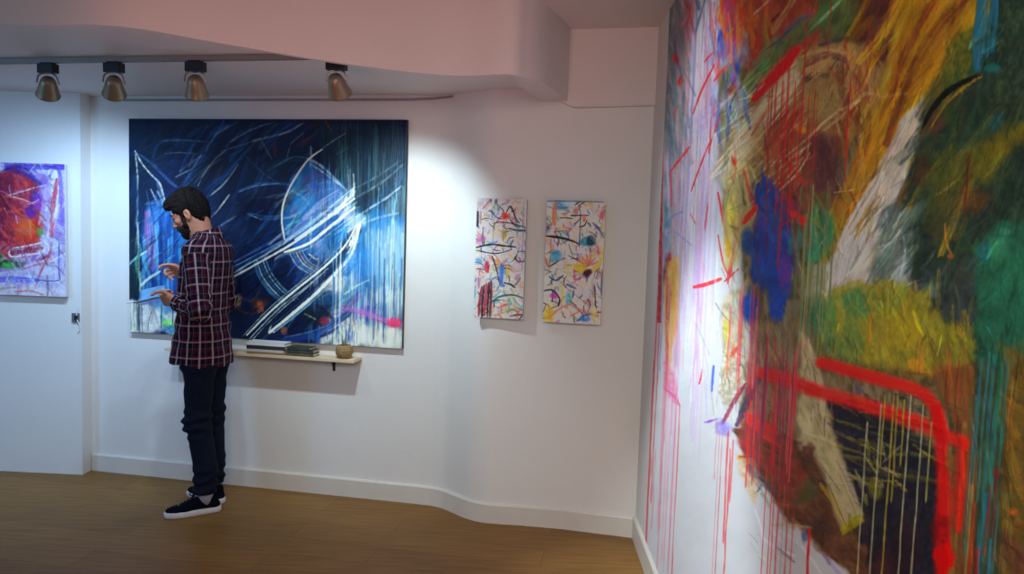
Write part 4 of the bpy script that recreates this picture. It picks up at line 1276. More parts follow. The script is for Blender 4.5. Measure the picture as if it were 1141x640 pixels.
c.scat(36, (975, 230, 1040, 330), [(150, 164, 166), (90, 110, 108), (170, 176, 176), (110, 120, 80), (70, 90, 90)], (14, 44), (1.4, 4), -52, 16, (.4, .85), .5, rs=35)
c.bl(1008, 306, 10, 18, (156, 168, 176), .7, 20); c.st([(984, 280), (1000, 264), (1004, 256)], 2, (190, 190, 180), .85); c.st([(1036, 234), (1026, 252), (1014, 268)], 5, (166, 176, 178), .8, .4)
c.bl(1037, 233, 4, 4, (150, 110, 80), .9); c.bl(1034, 234, 3, 3, (40, 30, 26), .9)
# dark green right, olive patches
c.scat(60, (1030, 100, 1141, 380), [(30, 46, 40), (44, 66, 46), (26, 40, 36), (60, 70, 40), (40, 50, 44)], (40, 100), (10, 26), -60, 20, (.3, .7), .5, rs=36)
c.bl(1064, 200, 34, 40, (82, 82, 36), .85, 20); c.bl(1100, 180, 26, 22, (92, 88, 30), .8, -35); c.bl(1120, 160, 24, 16, (104, 92, 30), .8, -40); c.bl(1140, 150, 16, 14, (96, 90, 30), .7)
c.bl(1085, 222, 22, 14, (92, 60, 36), .7); c.bl(1028, 190, 10, 22, (70, 50, 34), .8, 15); c.bl(1050, 245, 20, 26, (76, 72, 40), .7); c.st([(1055, 250), (1056, 270), (1063, 286)], 3, (150, 110, 40), .9, .3)
c.bl(1062, 286, 4, 3, (190, 90, 40), .9); c.dr(1083, 170, 240, 2.4, (96, 34, 30), .85)
c.pg([(1060, 40), (1094, 30), (1096, 84), (1066, 96), (1050, 108)], (56, 74, 40), .8, 5, 8)
c.st([(1030, 142), (1044, 118), (1064, 98), (1096, 83)], 7, (24, 26, 22), .97, .1, taper=.75); c.st([(1040, 140), (1056, 116), (1076, 98), (1096, 84)], 3, (130, 104, 40), .85, .3)
c.st([(1028, 156), (1034, 134), (1046, 120)], 3, (110, 50, 34), .8); c.bl(1046, 136, 12, 16, (84, 50, 40), .8, 30); c.bl(1062, 130, 14, 16, (50, 68, 40), .7)
c.st([(1082, 54), (1087, 46), (1092, 36)], 6, (110, 136, 110), .85, .3); c.bl(1085, 50, 4, 4, (90, 150, 130), .8); c.dr(1092, 52, 76, 4, (90, 60, 84), .8)
for x_, y_, w_ in ((1097, 74, 5), (1102, 80, 6), (1107, 60, 4), (1112, 70, 4), (1117, 60, 5), (1100, 40, 8), (1115, 30, 6)):
    c.dr(x_, -60, y_, w_, (40, 96, 122), .85)
c.bl(1106, 76, 10, 6, (36, 100, 100), .8); c.bl(1112, 136, 10, 10, (34, 70, 80), .7, 30); c.st([(1108, 144), (1116, 130), (1120, 126)], 3, (44, 84, 96), .8)
c.pg([(1092, 270), (1120, 250), (X1, 240), (X1, 900), (1200, 900), (1140, 410), (1090, 406), (1088, 330)], (40, 92, 72), .92, 6, 12)
c.bl(1112, 276, 16, 16, (56, 110, 84), .8); c.bl(1120, 258, 8, 5, (70, 120, 96), .7); c.bl(1100, 282, 8, 14, (40, 90, 104), .7); c.bl(1130, 320, 26, 60, (44, 100, 78), .6)
c.pg([(1030, 300), (1090, 290), (1088, 364), (1060, 374), (1042, 362)], (54, 62, 64), .85, 5, 9); c.bl(1036, 325, 14, 10, (104, 120, 124), .7, -30); c.bl(1072, 300, 18, 20, (50, 60, 50), .7)
# yellow-green field
c.pg([(925, 322), (985, 312), (1036, 326), (1046, 360), (1084, 366), (1086, 404), (1050, 420), (1010, 420), (960, 412), (918, 396)], (134, 126, 44), .96, 6, 10)
c.pg([(902, 330), (962, 322), (962, 380), (960, 408), (912, 398), (900, 360)], (98, 120, 66), .85, 6, 10, ang=80, st=2)
c.bl(958, 340, 22, 18, (64, 112, 76), .8); c.bl(930, 360, 12, 24, (96, 130, 70), .7); c.bl(912, 354, 9, 22, (58, 98, 64), .85); c.bl(1010, 368, 26, 24, (150, 132, 36), .7)
c.scat(50, (925, 320, 1085, 415), [(150, 136, 44), (120, 116, 46), (166, 140, 40), (110, 110, 50), (90, 100, 50), (160, 120, 40)], (14, 44), (3, 9), 84, 22, (.3, .7), .6, rs=37)
c.dr(972, 345, 384, 2.4, (176, 110, 30), .8); c.dr(1025, 380, 420, 1.6, (120, 80, 30), .8); c.bl(1022, 408, 12, 8, (176, 130, 36), .8); c.st([(1010, 414), (1040, 416), (1066, 410)], 3, (166, 106, 40), .8, .4)
c.bl(1000, 330, 12, 12, (130, 140, 70), .6); c.bl(1060, 392, 24, 14, (104, 96, 44), .7)
c.pg([(912, 380), (935, 400), (1000, 412), (1060, 420), (1050, 450), (960, 420), (915, 410)], (90, 72, 44), .8, 6, 8)
# brown right foot of the mural
c.pg([(1040, 410), (1092, 402), (1094, 640), (1092, 900), (1045, 900), (1052, 560), (1066, 480)], (116, 74, 42), .95, 6, 8, ang=85, st=4)
c.pg([(1090, 404), (1140, 408), (1136, 560), (1130, 900), (1086, 900)], (64, 74, 52), .9, 6, 10, ang=88, st=4)
c.pg([(1122, 390), (1180, 380), (X1, 420), (X1, 1600), (1115, 1600)], (104, 82, 38), .92, 8, 12, ang=80, st=2)
c.scat(26, (1122, 440, 1150, 640), [(120, 92, 36), (80, 70, 40), (96, 60, 40), (110, 96, 50)], (20, 60), (6, 14), 70, 20, (.4, .8), .5, rs=38)
c.bl(1131, 570, 4, 5, (190, 100, 40), .85); c.bl(1132, 620, 14, 30, (90, 56, 50), .7, -30); c.bl(1112, 528, 5, 5, (110, 44, 56), .8)
for x_, y0_, y1_, w_, cl in ((1096, 400, 640, 3, (50, 104, 116)), (1104, 392, 560, 3, (56, 108, 112)), (1110, 396, 700, 5, (48, 104, 108)), (1117, 404, 560, 6, (46, 110, 104)),
                             (1125, 400, 520, 4, (50, 100, 100)), (1090, 440, 620, 2, (60, 110, 116)), (1100, 550, 760, 8, (44, 104, 122)), (1107, 600, 760, 4, (54, 110, 130)),
                             (1114, 560, 640, 3, (70, 96, 100)), (1085, 540, 700, 4, (130, 110, 60)), (1077, 470, 640, 4, (130, 110, 60)), (1088, 560, 640, 5, (140, 60, 44)),
                             (1092, 610, 700, 6, (150, 44, 40)), (1106, 540, 620, 3, (120, 46, 56)), (1114, 520, 600, 3, (110, 50, 60)), (1060, 390, 470, 2, (140, 70, 44)), (1072, 400, 480, 2, (130, 66, 44))):
    c.dr(x_, y0_, y1_, w_, cl, .85)
# lower left: khaki, brown, wine
c.pg([(838, 360), (900, 350), (912, 410), (940, 430), (960, 500), (940, 560), (895, 520), (850, 480), (826, 470), (820, 430), (836, 400)], (120, 104, 82), .95, 5, 8, ang=80, st=3)
c.pg([(816, 480), (850, 470), (900, 500), (945, 560), (985, 612), (1020, 660), (985, 668), (948, 640), (915, 612), (885, 584), (858, 548), (836, 520)], (92, 60, 44), .95, 3, 8, ang=40, st=2)
c.pg([(925, 440), (965, 452), (1046, 500), (1052, 640), (1050, 760), (1010, 660), (975, 640), (955, 585), (945, 540)], (30, 30, 42), .98, 4, 8, br=.08)
c.bl(900, 545, 12, 18, (74, 80, 50), .8, 30); c.bl(918, 590, 16, 12, (70, 50, 48), .8, 40); c.bl(985, 640, 18, 26, (70, 40, 44), .85, 20); c.bl(1010, 610, 20, 34, (46, 30, 38), .8)
c.bl(942, 616, 12, 8, (80, 54, 46), .85, 35); c.bl(958, 580, 16, 18, (60, 50, 40), .6)
c.scat(44, (930, 440, 1050, 540), [(100, 96, 44), (56, 66, 56), (120, 116, 54), (40, 44, 60), (84, 80, 50)], (24, 80), (2, 6), 14, 8, (.4, .85), .6, rs=39)
c.scat(18, (955, 500, 1000, 560), [(150, 140, 90), (120, 116, 50), (170, 160, 120), (100, 96, 40)], (10, 30), (1.6, 4), 50, 25, (.5, .9), .4, rs=40)
c.bl(975, 545, 8, 16, (104, 98, 36), .85, -20); c.st([(1000, 536), (1012, 548)], 4, (150, 130, 70), .8)
c.st([(955, 525), (962, 545), (966, 560)], 4, (120, 116, 80), .8, .4); c.st([(955, 430), (962, 436), (948, 440)], 4, (90, 80, 120), .7)
c.pg([(894, 372), (908, 395), (916, 425), (930, 480), (950, 530), (965, 574), (938, 592), (920, 540), (906, 498), (890, 470), (892, 420)], (164, 154, 120), .95, 3, 6, ang=70, st=3, br=.15)
c.pg([(936, 586), (962, 572), (965, 582), (940, 598)], (140, 130, 36), .95, 1.5, 3)
c.st([(916, 540), (930, 560), (938, 580)], 6, (150, 130, 60), .8, .4); c.st([(925, 540), (944, 585)], 2, (96, 88, 66), .8, .3); c.st([(938, 530), (956, 572)], 2, (130, 120, 90), .7, .3)
c.bl(900, 480, 9, 20, (176, 168, 136), .8, 10); c.st([(896, 422), (912, 430)], 5, (100, 80, 130), .6, .6); c.bl(905, 500, 5, 8, (84, 54, 48), .8)
# impasto chunk and violet slash
c.pg([(806, 408), (826, 398), (833, 425), (826, 448), (810, 456), (802, 440)], (160, 152, 138), .95, 2, 5, imp=1.5)
c.scat(20, (806, 392, 832, 430), [(120, 112, 90), (186, 180, 166), (90, 84, 70), (150, 140, 70)], (5, 14), (1.4, 3), 60, 40, (.6, .95), .3, rs=44)
c.st([(806, 472), (820, 446), (832, 428)], 5, (120, 40, 66), .9, .3); c.st([(822, 474), (832, 452), (848, 420)], 8, (58, 50, 76), .9, .4)
c.bl(836, 440, 6, 22, (60, 56, 66), .7, 25); c.st([(786, 471), (794, 469), (800, 467)], 3, (120, 60, 170), .9); c.st([(796, 408), (795, 420), (794, 436)], 3, (50, 80, 170), .9, .2)
c.bl(806, 478, 10, 10, (120, 110, 180), .7); c.st([(776, 360), (784, 378), (792, 396)], 1, (110, 130, 140), .8)
c.pg([(822, 505), (840, 510), (850, 540), (842, 560), (832, 540)], (170, 140, 100), .6, 4, 6); c.bl(826, 510, 4, 3, (206, 140, 60), .8)
c.st([(836, 520), (850, 536), (870, 552)], 8, (84, 90, 104), .8, .5); c.st([(845, 548), (850, 540)], 3, (70, 90, 130), .8); c.bl(898, 598, 4, 9, (70, 86, 120), .8, 10)
def flow(x, y):
    if y > 330:
        return 86 if x > 1000 or y < 420 else (40 if x < 900 else 60)
    if x > 985:
        return -60
    if x > 930:
        return -66
    return 84 if y > 150 else -52


c.rework(1100, (806, -10, 1141, 400), (8, 38), (.9, 3.6), flow, 16, (.3, .65), .30, .12, rs=92)
c.rework(420, (985, 0, 1141, 400), (16, 54), (1.4, 5), flow, 18, (.25, .5), .24, .10, rs=93)
c.rework(420, (840, 380, 1141, 640), (10, 46), (1.2, 5), flow, 16, (.35, .7), .30, .12, rs=94)
c.rework(200, (1050, 400, 1141, 640), (20, 80), (2, 7), 88, 5, (.3, .6), .30, .12, rs=95, curve=.05)
c.scat(70, (815, 60, 960, 230), [(190, 170, 130), (70, 40, 36), (176, 130, 70), (160, 60, 44), (150, 140, 100)], (6, 26), (.7, 1.8), -50, 22, (.4, .85), .5, rs=96)
c.scat(60, (830, 340, 930, 480), [(60, 50, 60), (150, 140, 120), (170, 60, 60), (96, 80, 60)], (6, 30), (.7, 2), 84, 10, (.35, .8), .5, rs=97)
# accents laid last
c.st([(1030, 144), (1044, 118), (1064, 98), (1096, 83)], 6.5, (18, 20, 18), .97, .1, taper=.75)
c.st([(1040, 142), (1056, 117), (1076, 99), (1098, 84)], 2, (136, 108, 40), .8, .3)
c.st([(841, 111), (858, 92), (876, 72), (890, 55)], 11, (216, 26, 34), .95, .3, taper=.45)
c.st([(852, 108), (864, 94)], 1.6, (196, 180, 170), .8); c.st([(846, 101), (853, 93)], 2, (190, 170, 160), .8)
c.st([(846, 206), (846, 226), (855, 240)], 5.5, (30, 60, 122), .95, .2); c.st([(861, 204), (863, 234)], 5, (38, 60, 128), .85, .3)
c.bl(858, 300, 13, 24, (32, 66, 132), .6, ax=1, ay=.4); c.bl(836, 342, 10.5, 17, (32, 72, 146), .9, rough=.3); c.bl(868, 340, 8.5, 19, (34, 70, 144), .9, rough=.3)
c.bl(834, 270, 7, 14, (38, 70, 122), .7); c.bl(876, 300, 7, 18, (96, 56, 128), .55)
c.bl(887, 239, 5, 4, (226, 46, 36), .95, 20); c.bl(896, 246, 5.5, 4.5, (222, 40, 40), .95, 20); c.st([(831, 248), (838, 238), (845, 230)], 6, (220, 50, 36), .95, .15)
c.st([(984, 196), (962, 232), (940, 274), (930, 312)], 13, (180, 176, 172), .75, .45); c.st([(1020, 128), (1004, 170), (990, 214)], 8, (166, 160, 148), .7, .5)
c.st([(912, 228), (905, 252), (912, 280)], 5, (62, 132, 96), .85, .4); c.st([(924, 236), (926, 262), (918, 284)], 6, (54, 118, 86), .8, .4); c.bl(906, 286, 6, 8, (50, 136, 104), .85)
c.st([(800, 182), (836, 140), (872, 100), (884, 88)], 4, (196, 182, 156), .8, .5); c.st([(818, 190), (850, 150), (884, 112)], 3, (186, 168, 136), .8, .5)
c.st([(893, 64), (918, 56), (944, 60)], 5, (170, 146, 100), .8, .5); c.st([(942, 56), (950, 76), (944, 96)], 5, (160, 134, 90), .7, .5)
for x_, y0_, y1_ in ((868, 70, 210), (874, 90, 240), (882, 60, 300), (888, 100, 260), (901, 30, 160), (950, 90, 200), (893, 120, 220)):
    c.dr(x_, y0_, y1_, 1.3, (186, 40, 42), .75)
# red bands and washes
c.pg([(822, 470), (848, 455), (905, 530), (882, 560), (850, 530), (830, 500)], (180, 62, 60), .38, 6, 8, ang=84, st=4, br=.5)
c.st([(834, 468), (850, 482), (868, 496)], 8, (206, 56, 50), .75, .45)
c.st([(826, 492), (850, 512), (878, 536)], 14, (170, 60, 66), .5, .6, soft=.9); c.st([(832, 462), (846, 470), (866, 482)], 8, (220, 50, 42), .8, .4)
c.st([(850, 416), (880, 424), (912, 436)], 17, (222, 30, 34), .93, .25, taper=.2, soft=.7, rough=.12)
c.st([(905, 434), (945, 446), (985, 458), (1030, 474), (1076, 494)], 18, (206, 34, 28), .93, .2, taper=.15, soft=.75, rough=.12)
c.st([(916, 404), (950, 414), (985, 424), (1020, 434), (1040, 448), (1050, 475)], 15, (206, 34, 28), .95, .15, taper=.1, soft=.6, rough=.1)
c.st([(1046, 456), (1051, 490), (1053, 540), (1052, 600), (1050, 660)], 17, (206, 22, 22), .93, .2, taper=.2, soft=.8, rough=.12)
c.st([(1074, 490), (1074, 520), (1072, 560), (1070, 590)], 14, (200, 36, 30), .9, .3, taper=.4, soft=.9, rough=.15)
c.bl(1054, 622, 12, 20, (214, 14, 18), .95); c.bl(1050, 590, 12, 22, (120, 16, 24), .8); c.bl(1066, 560, 8, 18, (170, 50, 36), .6)
c.bl(1060, 510, 5, 18, (120, 90, 50), .85)
c.drips(60, 834, 890, (372, 460), (440, 545), [(196, 50, 56), (170, 40, 60), (150, 60, 80), (206, 90, 90), (110, 50, 80)], (1, 2.4), (.4, .9), 45)
c.drips(34, 858, 915, (30, 150), (150, 290), [(150, 44, 40), (176, 50, 44), (130, 44, 40), (150, 80, 50)], (.7, 1.5), (.25, .65), 46)
for x_, y0_, y1_ in ((882, 40, 300), (901, 30, 160), (888, 90, 250), (950, 80, 200), (868, 60, 180), (929, -20, 60)):
    c.dr(x_, y0_, y1_, 1.5, (166, 40, 42), .65)
c.drips(24, 893, 935, (200, 300), (330, 400), [(150, 150, 110), (70, 120, 90), (130, 130, 70), (90, 110, 90)], (1, 2.2), (.4, .8), 47)
c.drips(14, 815, 850, (300, 360), (400, 460), [(190, 60, 70), (150, 60, 110), (196, 120, 120)], (1, 2), (.5, .9), 48)
# runs over the bare white foot
for x_, y0_, y1_, w_ in ((729, 400, 602, 1.6), (733.5, 330, 612, 2.6), (737, 330, 560, 1.6), (731, 500, 590, 1), (755, 430, 640, 1.4), (758.5, 450, 650, 1.6), (800, 470, 534, 1.2), (803, 480, 650, 1), (806, 480, 640, 1.2),
                         (813, 480, 605, 3), (815, 500, 650, 2.4), (818, 490, 560, 2), (856, 520, 660, 1.6), (862, 530, 660, 1.8), (865, 540, 660, 1.8), (870, 540, 660, 3), (880, 560, 660, 2), (886, 570, 660, 1.6),
                         (804, 530, 640, .9), (876, 540, 660, 1.2)):
    c.dr(x_, y0_, y1_, w_ * .8, (180, 62, 66) if w_ > 1.3 else (170, 96, 104), .75)
c.dr(904, 590, 690, 3.4, (214, 34, 40), .95)
c.drips(16, 741, 760, (300, 430), (480, 660), [(190, 120, 130), (176, 90, 110), (180, 140, 170)], (.8, 1.6), (.3, .7), 49)
# pale runs over the dark triangle
for x_, y0_, y1_, cl in ((968, 470, 700, (150, 150, 120)), (984, 450, 700, (160, 160, 130)), (998, 440, 720, (150, 134, 60)), (1003, 440, 560, (140, 130, 60)), (1017, 440, 720, (160, 160, 130)), (1031, 450, 720, (150, 150, 120)),
                         (1040, 470, 560, (140, 140, 80)), (988, 440, 520, (150, 140, 60)), (1010, 445, 520, (150, 140, 60))):
    c.dr(x_, y0_, y1_, 2.2, cl, .85)
# red line at the far edge of the mural
c.pg([(739.4, -20), (741.6, -20), (741.6, 40), (737.4, 360), (733, 360), (739, 60)], (150, 36, 50), .85, .6, .8)
c.rework(420, (742, 0, 830, 460), (14, 60), (.8, 2.6), 89, 4, (.3, .6), .10, .07, rs=91, curve=.02)
c.mottle(.22, .06)

c.col = np.clip(c.col / 170, 0, 2) ** 1.14 * 170
g_ = c.col.mean(-1, keepdims=True)
c.col = np.clip(g_ + (c.col - g_) * 1.12, 0, 255)


def mural_world(U_, V_):
    uu, vv = np.meshgrid(U_, V_)
    pos = np.empty(uu.shape + (3,))
    pos[..., 0] = RC[0] - RD[0] * uu + RN[0] * .0025
    pos[..., 1] = RC[1] - RD[1] * uu + RN[1] * .0025
    pos[..., 2] = vv
    nor = np.zeros_like(pos)
    nor[..., 0], nor[..., 1] = RN[0], RN[1]
    return pos, nor


mural = c.mesh('wall_mural', M['mural'], mural_world, 1.8, None, .0005)
tag(mural, 'enormous dripping mural of green, ochre and red paint filling the wall beside the corner', 'mural', 'abstract paintings')
# ----------------------------------------------------------------- track and spotlights
TA = at_z(0, 72.5, 2.302)
TB = at_z(365, 67.5, 2.302)
td = (TB - TA)[:2] / np.linalg.norm((TB - TA)[:2])
T0, T1 = TA[:2] - td * 1.9, TB[:2] + td * .085
tl = float(np.linalg.norm(T1 - T0))
troot = empty('light_track', (T0[0], T0[1], H_LO), math.atan2(td[1], td[0]))
bm = bmesh.new()
for dy in (-.010, .010):
    add_box(bm, (tl / 2, dy, -.0125), (tl, .006, .024), .0015)
add_box(bm, (tl / 2, 0, -.006), (tl, .025, .011), .0015)
from_bm('track_rail', bm, M['track'], troot)
for e_ in (0, tl):
    bm = bmesh.new()
    add_box(bm, (e_, 0, -.0125), (.012, .03, .0265), .002)
    from_bm('end_cap', bm, M['black'], troot)
tag(troot, 'long slim metal lighting track running under the low ceiling', 'lighting track')


def on_track(px, py):
    d = ray(px, py)
    # meet the vertical plane of the track
    n = np.array([-td[1], td[0], 0])
    p0 = np.array([T0[0], T0[1], 0])
    return EYE + d * (np.dot(p0 - EYE, n) / np.dot(d, n))


def spot(px, aim, label, watts, size, blend, col, arm):
    p = on_track(px, 78)
    root = empty('track_spotlight', (p[0], p[1], H_LO - .0245), math.atan2(td[1], td[0]))
    rinv = Matrix.Rotation(-math.atan2(td[1], td[0]), 3, 'Z')
    bm = bmesh.new()
    add_box(bm, (0, 0, -.026), (.088, .042, .044), .004)
    add_box(bm, (0, 0, -.002), (.06, .03, .008), .001)
    from_bm('adapter_box', bm, M['black'], root)
    # head frame: -z of the head points along the beam
    hc = Vector((0, 0, -.098))
    wc = Vector((p[0], p[1], H_LO - .0245)) + Matrix.Rotation(math.atan2(td[1], td[0]), 3, 'Z') @ hc
    bd = (Vector(aim) - wc).normalized()
    lb = rinv @ bd
    q = lb.to_track_quat('-Z', 'Y')
    mt = Matrix.Translation(hc) @ q.to_matrix().to_4x4()
    bm = bmesh.new()
    k = .86
    prof = [(.0, .040), (.018, .039), (.030, .034), (.037, .022), (.043, .0), (.050, -.030), (.059, -.066), (.062, -.072), (.058, -.072),
            (.047, -.032), (.040, -.002), (.033, .018), (.024, .028), (.0, .031)]
    add_lathe(bm, [(r * k, z * k) for r, z in prof], 36, mt)
    sh = from_bm('lamp_shade', bm, M['shade'], root, True)
    bm = bmesh.new()
    add_lathe(bm, [(.0, .012), (.012, .010), (.026, -.012), (.03, -.022), (.0, -.024)], 24, mt)
    g = NT('frosted lamp glass')
    g.b.inputs['Base Color'].default_value = (.85, .9, .95, 1)
    g.b.inputs['Emission Color'].default_value = (col[0], col[1], col[2], 1)
    g.b.inputs['Emission Strength'].default_value = 4.0
    from_bm('bulb', bm, g.m, root, True)
    for s_ in (-1, 1):
        bm = bmesh.new()
        a0 = Vector((s_ * .012, 0, -.046))
        ax = mt.to_3x3() @ Vector((s_ * .045, 0, .004)) + hc
        if (ax - hc).x * s_ < 0:
            ax = mt.to_3x3() @ Vector((-s_ * .045, 0, .004)) + hc
        mid = (a0 + ax) * .5 + Vector((s_ * .012, -.004, .010))
        add_tube(bm, catmull([a0, mid, ax], 6), .0042, 8)
        from_bm('yoke_arm', bm, M['chrome'], root, True)
    tag(root, label, 'spotlight', 'track spotlights')
    L = bpy.data.lights.new('spot_beam', 'SPOT')
    L.energy, L.spot_size, L.spot_blend, L.color = watts, math.radians(size), blend, col
    L.shadow_soft_size = .03
    lo = bpy.data.objects.new('spot_beam', L)
    C.objects.link(lo)
    lo.location = wc + bd * .07
    lo.rotation_euler = bd.to_track_quat('-Z', 'Y').to_euler()
    return root


COOL = (.60, .80, 1.0)


def wall_pt(x, y, fr=FB):
    return at_plane(x, y, (fr[0][0], fr[0][1], 0), np.array([fr[2][0], fr[2][1], 0]))


spot(53.5, wall_pt(52, 330, FL), 'bronze track spotlight farthest from the bulkhead, above the red and violet canvas', 66, 110, .9, (.36, .62, 1.0), 0)
spot(127, wall_pt(132, 310), 'bronze track spotlight second from the left end, above the wall end corner', 34, 88, .85, COOL, 0)
spot(218, wall_pt(250, 370), 'bronze track spotlight with a gap under its black box, above the visitor', 26, 90, .9, COOL, 0)
spot(375, wall_pt(446, 305), 'bronze track spotlight tucked against the pink bulkhead edge', 76, 84, .85, (.68, .89, 1.0), 0)

# ----------------------------------------------------------------- shelf and what stands on it
sp, sd, sn = FB
SH_D = .125


def on_wall(u, off, z):
    return np.array([sp[0] + sd[0] * u + sn[0] * off, sp[1] + sd[1] * u + sn[1] * off, z])


def wall_u(x, y, off):
    w = at_plane(x, y, (sp[0] + sn[0] * off, sp[1] + sn[1] * off, 0), np.array([sn[0], sn[1], 0]))
    return float((w[:2] - sp) @ sd), float(w[2])


uL, _ = wall_u(183, 389, SH_D)
uR, zS = wall_u(394, 401.5, SH_D)
z_top = zS
SA = math.atan2(sd[1], sd[0])
shelf = empty('wall_shelf', tuple(on_wall((uL + uR) / 2, 0, z_top)), SA)
bm = bmesh.new()
add_box(bm, (0, -SH_D / 2 - .001, -.010), (uR - uL, SH_D, .019), .002)
from_bm('shelf_board', bm, M['shelf'], shelf)
ub, _ = wall_u(370, 409, .03)
for q in (ub - (uL + uR) / 2, -(ub - (uL + uR) / 2) - .05):
    bm = bmesh.new()
    add_box(bm, (q, -.003, -.058), (.016, .003, .075), .0008)
    add_box(bm, (q, -.045, -.0215), (.016, .085, .003), .0008)
    add_tube(bm, [(q, -.006, -.080), (q, -.03, -.045), (q, -.07, -.024)], .0035, 6)
    from_bm('bracket', bm, M['bracket'], shelf)
tag(shelf, 'narrow pale wooden shelf fixed to the wall under the big blue painting', 'shelf')


def book(label, x0, x1, z, h, d, off, cover, rz, cat='book', grp='books on the shelf', pages=True):
    u0, _ = wall_u(x0, 390, off + d / 2)
    u1, _ = wall_u(x1, 390, off + d / 2)
    w = u1 - u0
    root = empty('book', tuple(on_wall((u0 + u1) / 2, off, z)), SA + rz)
    t = .0028
    bm = bmesh.new()
    add_box(bm, (0, 0, t / 2), (w, d, t), .0008)
    add_box(bm, (0, 0, h - t / 2), (w, d, t), .0008)
    add_box(bm, (0, -d / 2 + t / 2, h / 2), (w, t, h), .0008)
    from_bm('cover', bm, cover, root)
    bm = bmesh.new()
    add_box(bm, (0, .002, h / 2), (w - .008, d - .008, h - 2 * t - .0004), .001)
    from_bm('page_block', bm, M['pages'], root)
    tag(root, label, cat, grp)
    return z + h + .0006


z = z_top + .0005
z = book('thin tan book at the bottom of the taller shelf stack', 275, 318, z, .008, .090, .081, M['book_brown'], .02)
z = book('pale grey book second from the bottom of the taller shelf stack', 274.5, 316, z, .018, .088, .081, M['book_grey'], -.01)
z = book('charcoal book under the white one in the taller shelf stack', 274.5, 317, z, .019, .088, .081, M['book_dark'], .01)
z = book('white book lying on top of the taller shelf stack', 274, 317, z, .021, .088, .081, M['book_white'], -.015)
z = z_top + .0005
z = book('dark ochre book at the bottom of the low dark stack beside the white book', 320, 349, z, .018, .088, .081, M['book_ochre'], .0)
z = book('dark olive book in the middle of the low dark stack on the shelf', 319, 348.5, z, .017, .088, .081, M['book_olive'], .03)
z = book('dark patterned book on top of the low dark stack, touching the white one', 320, 345, z, .014, .088, .081, M['book_olive'], -.03)

up, _ = wall_u(383.5, 395, .079)
pot = empty('potted_plant', tuple(on_wall(up, .079, z_top + .0005)), SA)
bm = bmesh.new()
s = .205
add_lathe(bm, [(.0, .0), (.150 * s, .0), (.200 * s, .04 * s), (.235 * s, .14 * s), (.238 * s, .22 * s), (.215 * s, .31 * s), (.17 * s, .365 * s), (.145 * s, .37 * s), (.15 * s, .34 * s), (.19 * s, .28 * s), (.0, .27 * s)], 32)
from_bm('woven_pot', bm, M['straw'], pot, True)
bm = bmesh.new()
rr = random.Random(4)
zb = .27 * s
for i in range(16):
    a = i * 2.4
    t = .25 + .7 * (i % 4) / 4
    L = .030 + .032 * rr.random()
    d = Vector((math.cos(a) * t * .45, math.sin(a) * t * .45, 1)).normalized()
    add_tube(bm, [Vector((math.cos(a) * .006, math.sin(a) * .006, zb)), Vector((0, 0, zb)) + d * L * .6 + Vector((0, 0, .002)), Vector((0, 0, zb)) + d * (L + .006)], [.0035, .005, .001], 6)
from_bm('plant_leaves', bm, M['plant'], pot, True)
tag(pot, 'little dry succulent in a round woven straw pot at the shelf end', 'potted plant')

# ----------------------------------------------------------------- small metal fitting on the wall end
fp = at_plane(85, 354, (FL[0][0], FL[0][1], 0), np.array([FL[2][0], FL[2][1], 0]))
fit = empty('wall_fitting', tuple(fp), math.atan2(FL[1][1], FL[1][0]))
bm = bmesh.new()
add_box(bm, (0, -.006, 0), (.046, .012, .056), .003)
from_bm('metal_plate', bm, M['steel'], fit)
bm = bmesh.new()
add_box(bm, (.006, -.016, 0), (.018, .008, .030), .002)
from_bm('latch', bm, M['black'], fit)
bm = bmesh.new()
add_tube(bm, catmull([(.010, -.014, .012), (.014, -.010, .045), (.012, -.006, .075)], 6), .0028, 6)
add_tube(bm, catmull([(.012, -.015, -.010), (.026, -.012, -.04), (.024, -.008, -.075), (.012, -.007, -.09)], 6), .0028, 6)
from_bm('cord', bm, M['white_plastic'], fit, True)
tag(fit, 'small grey metal wall fitting with a white cord beside the wall end edge', 'wall fitting')
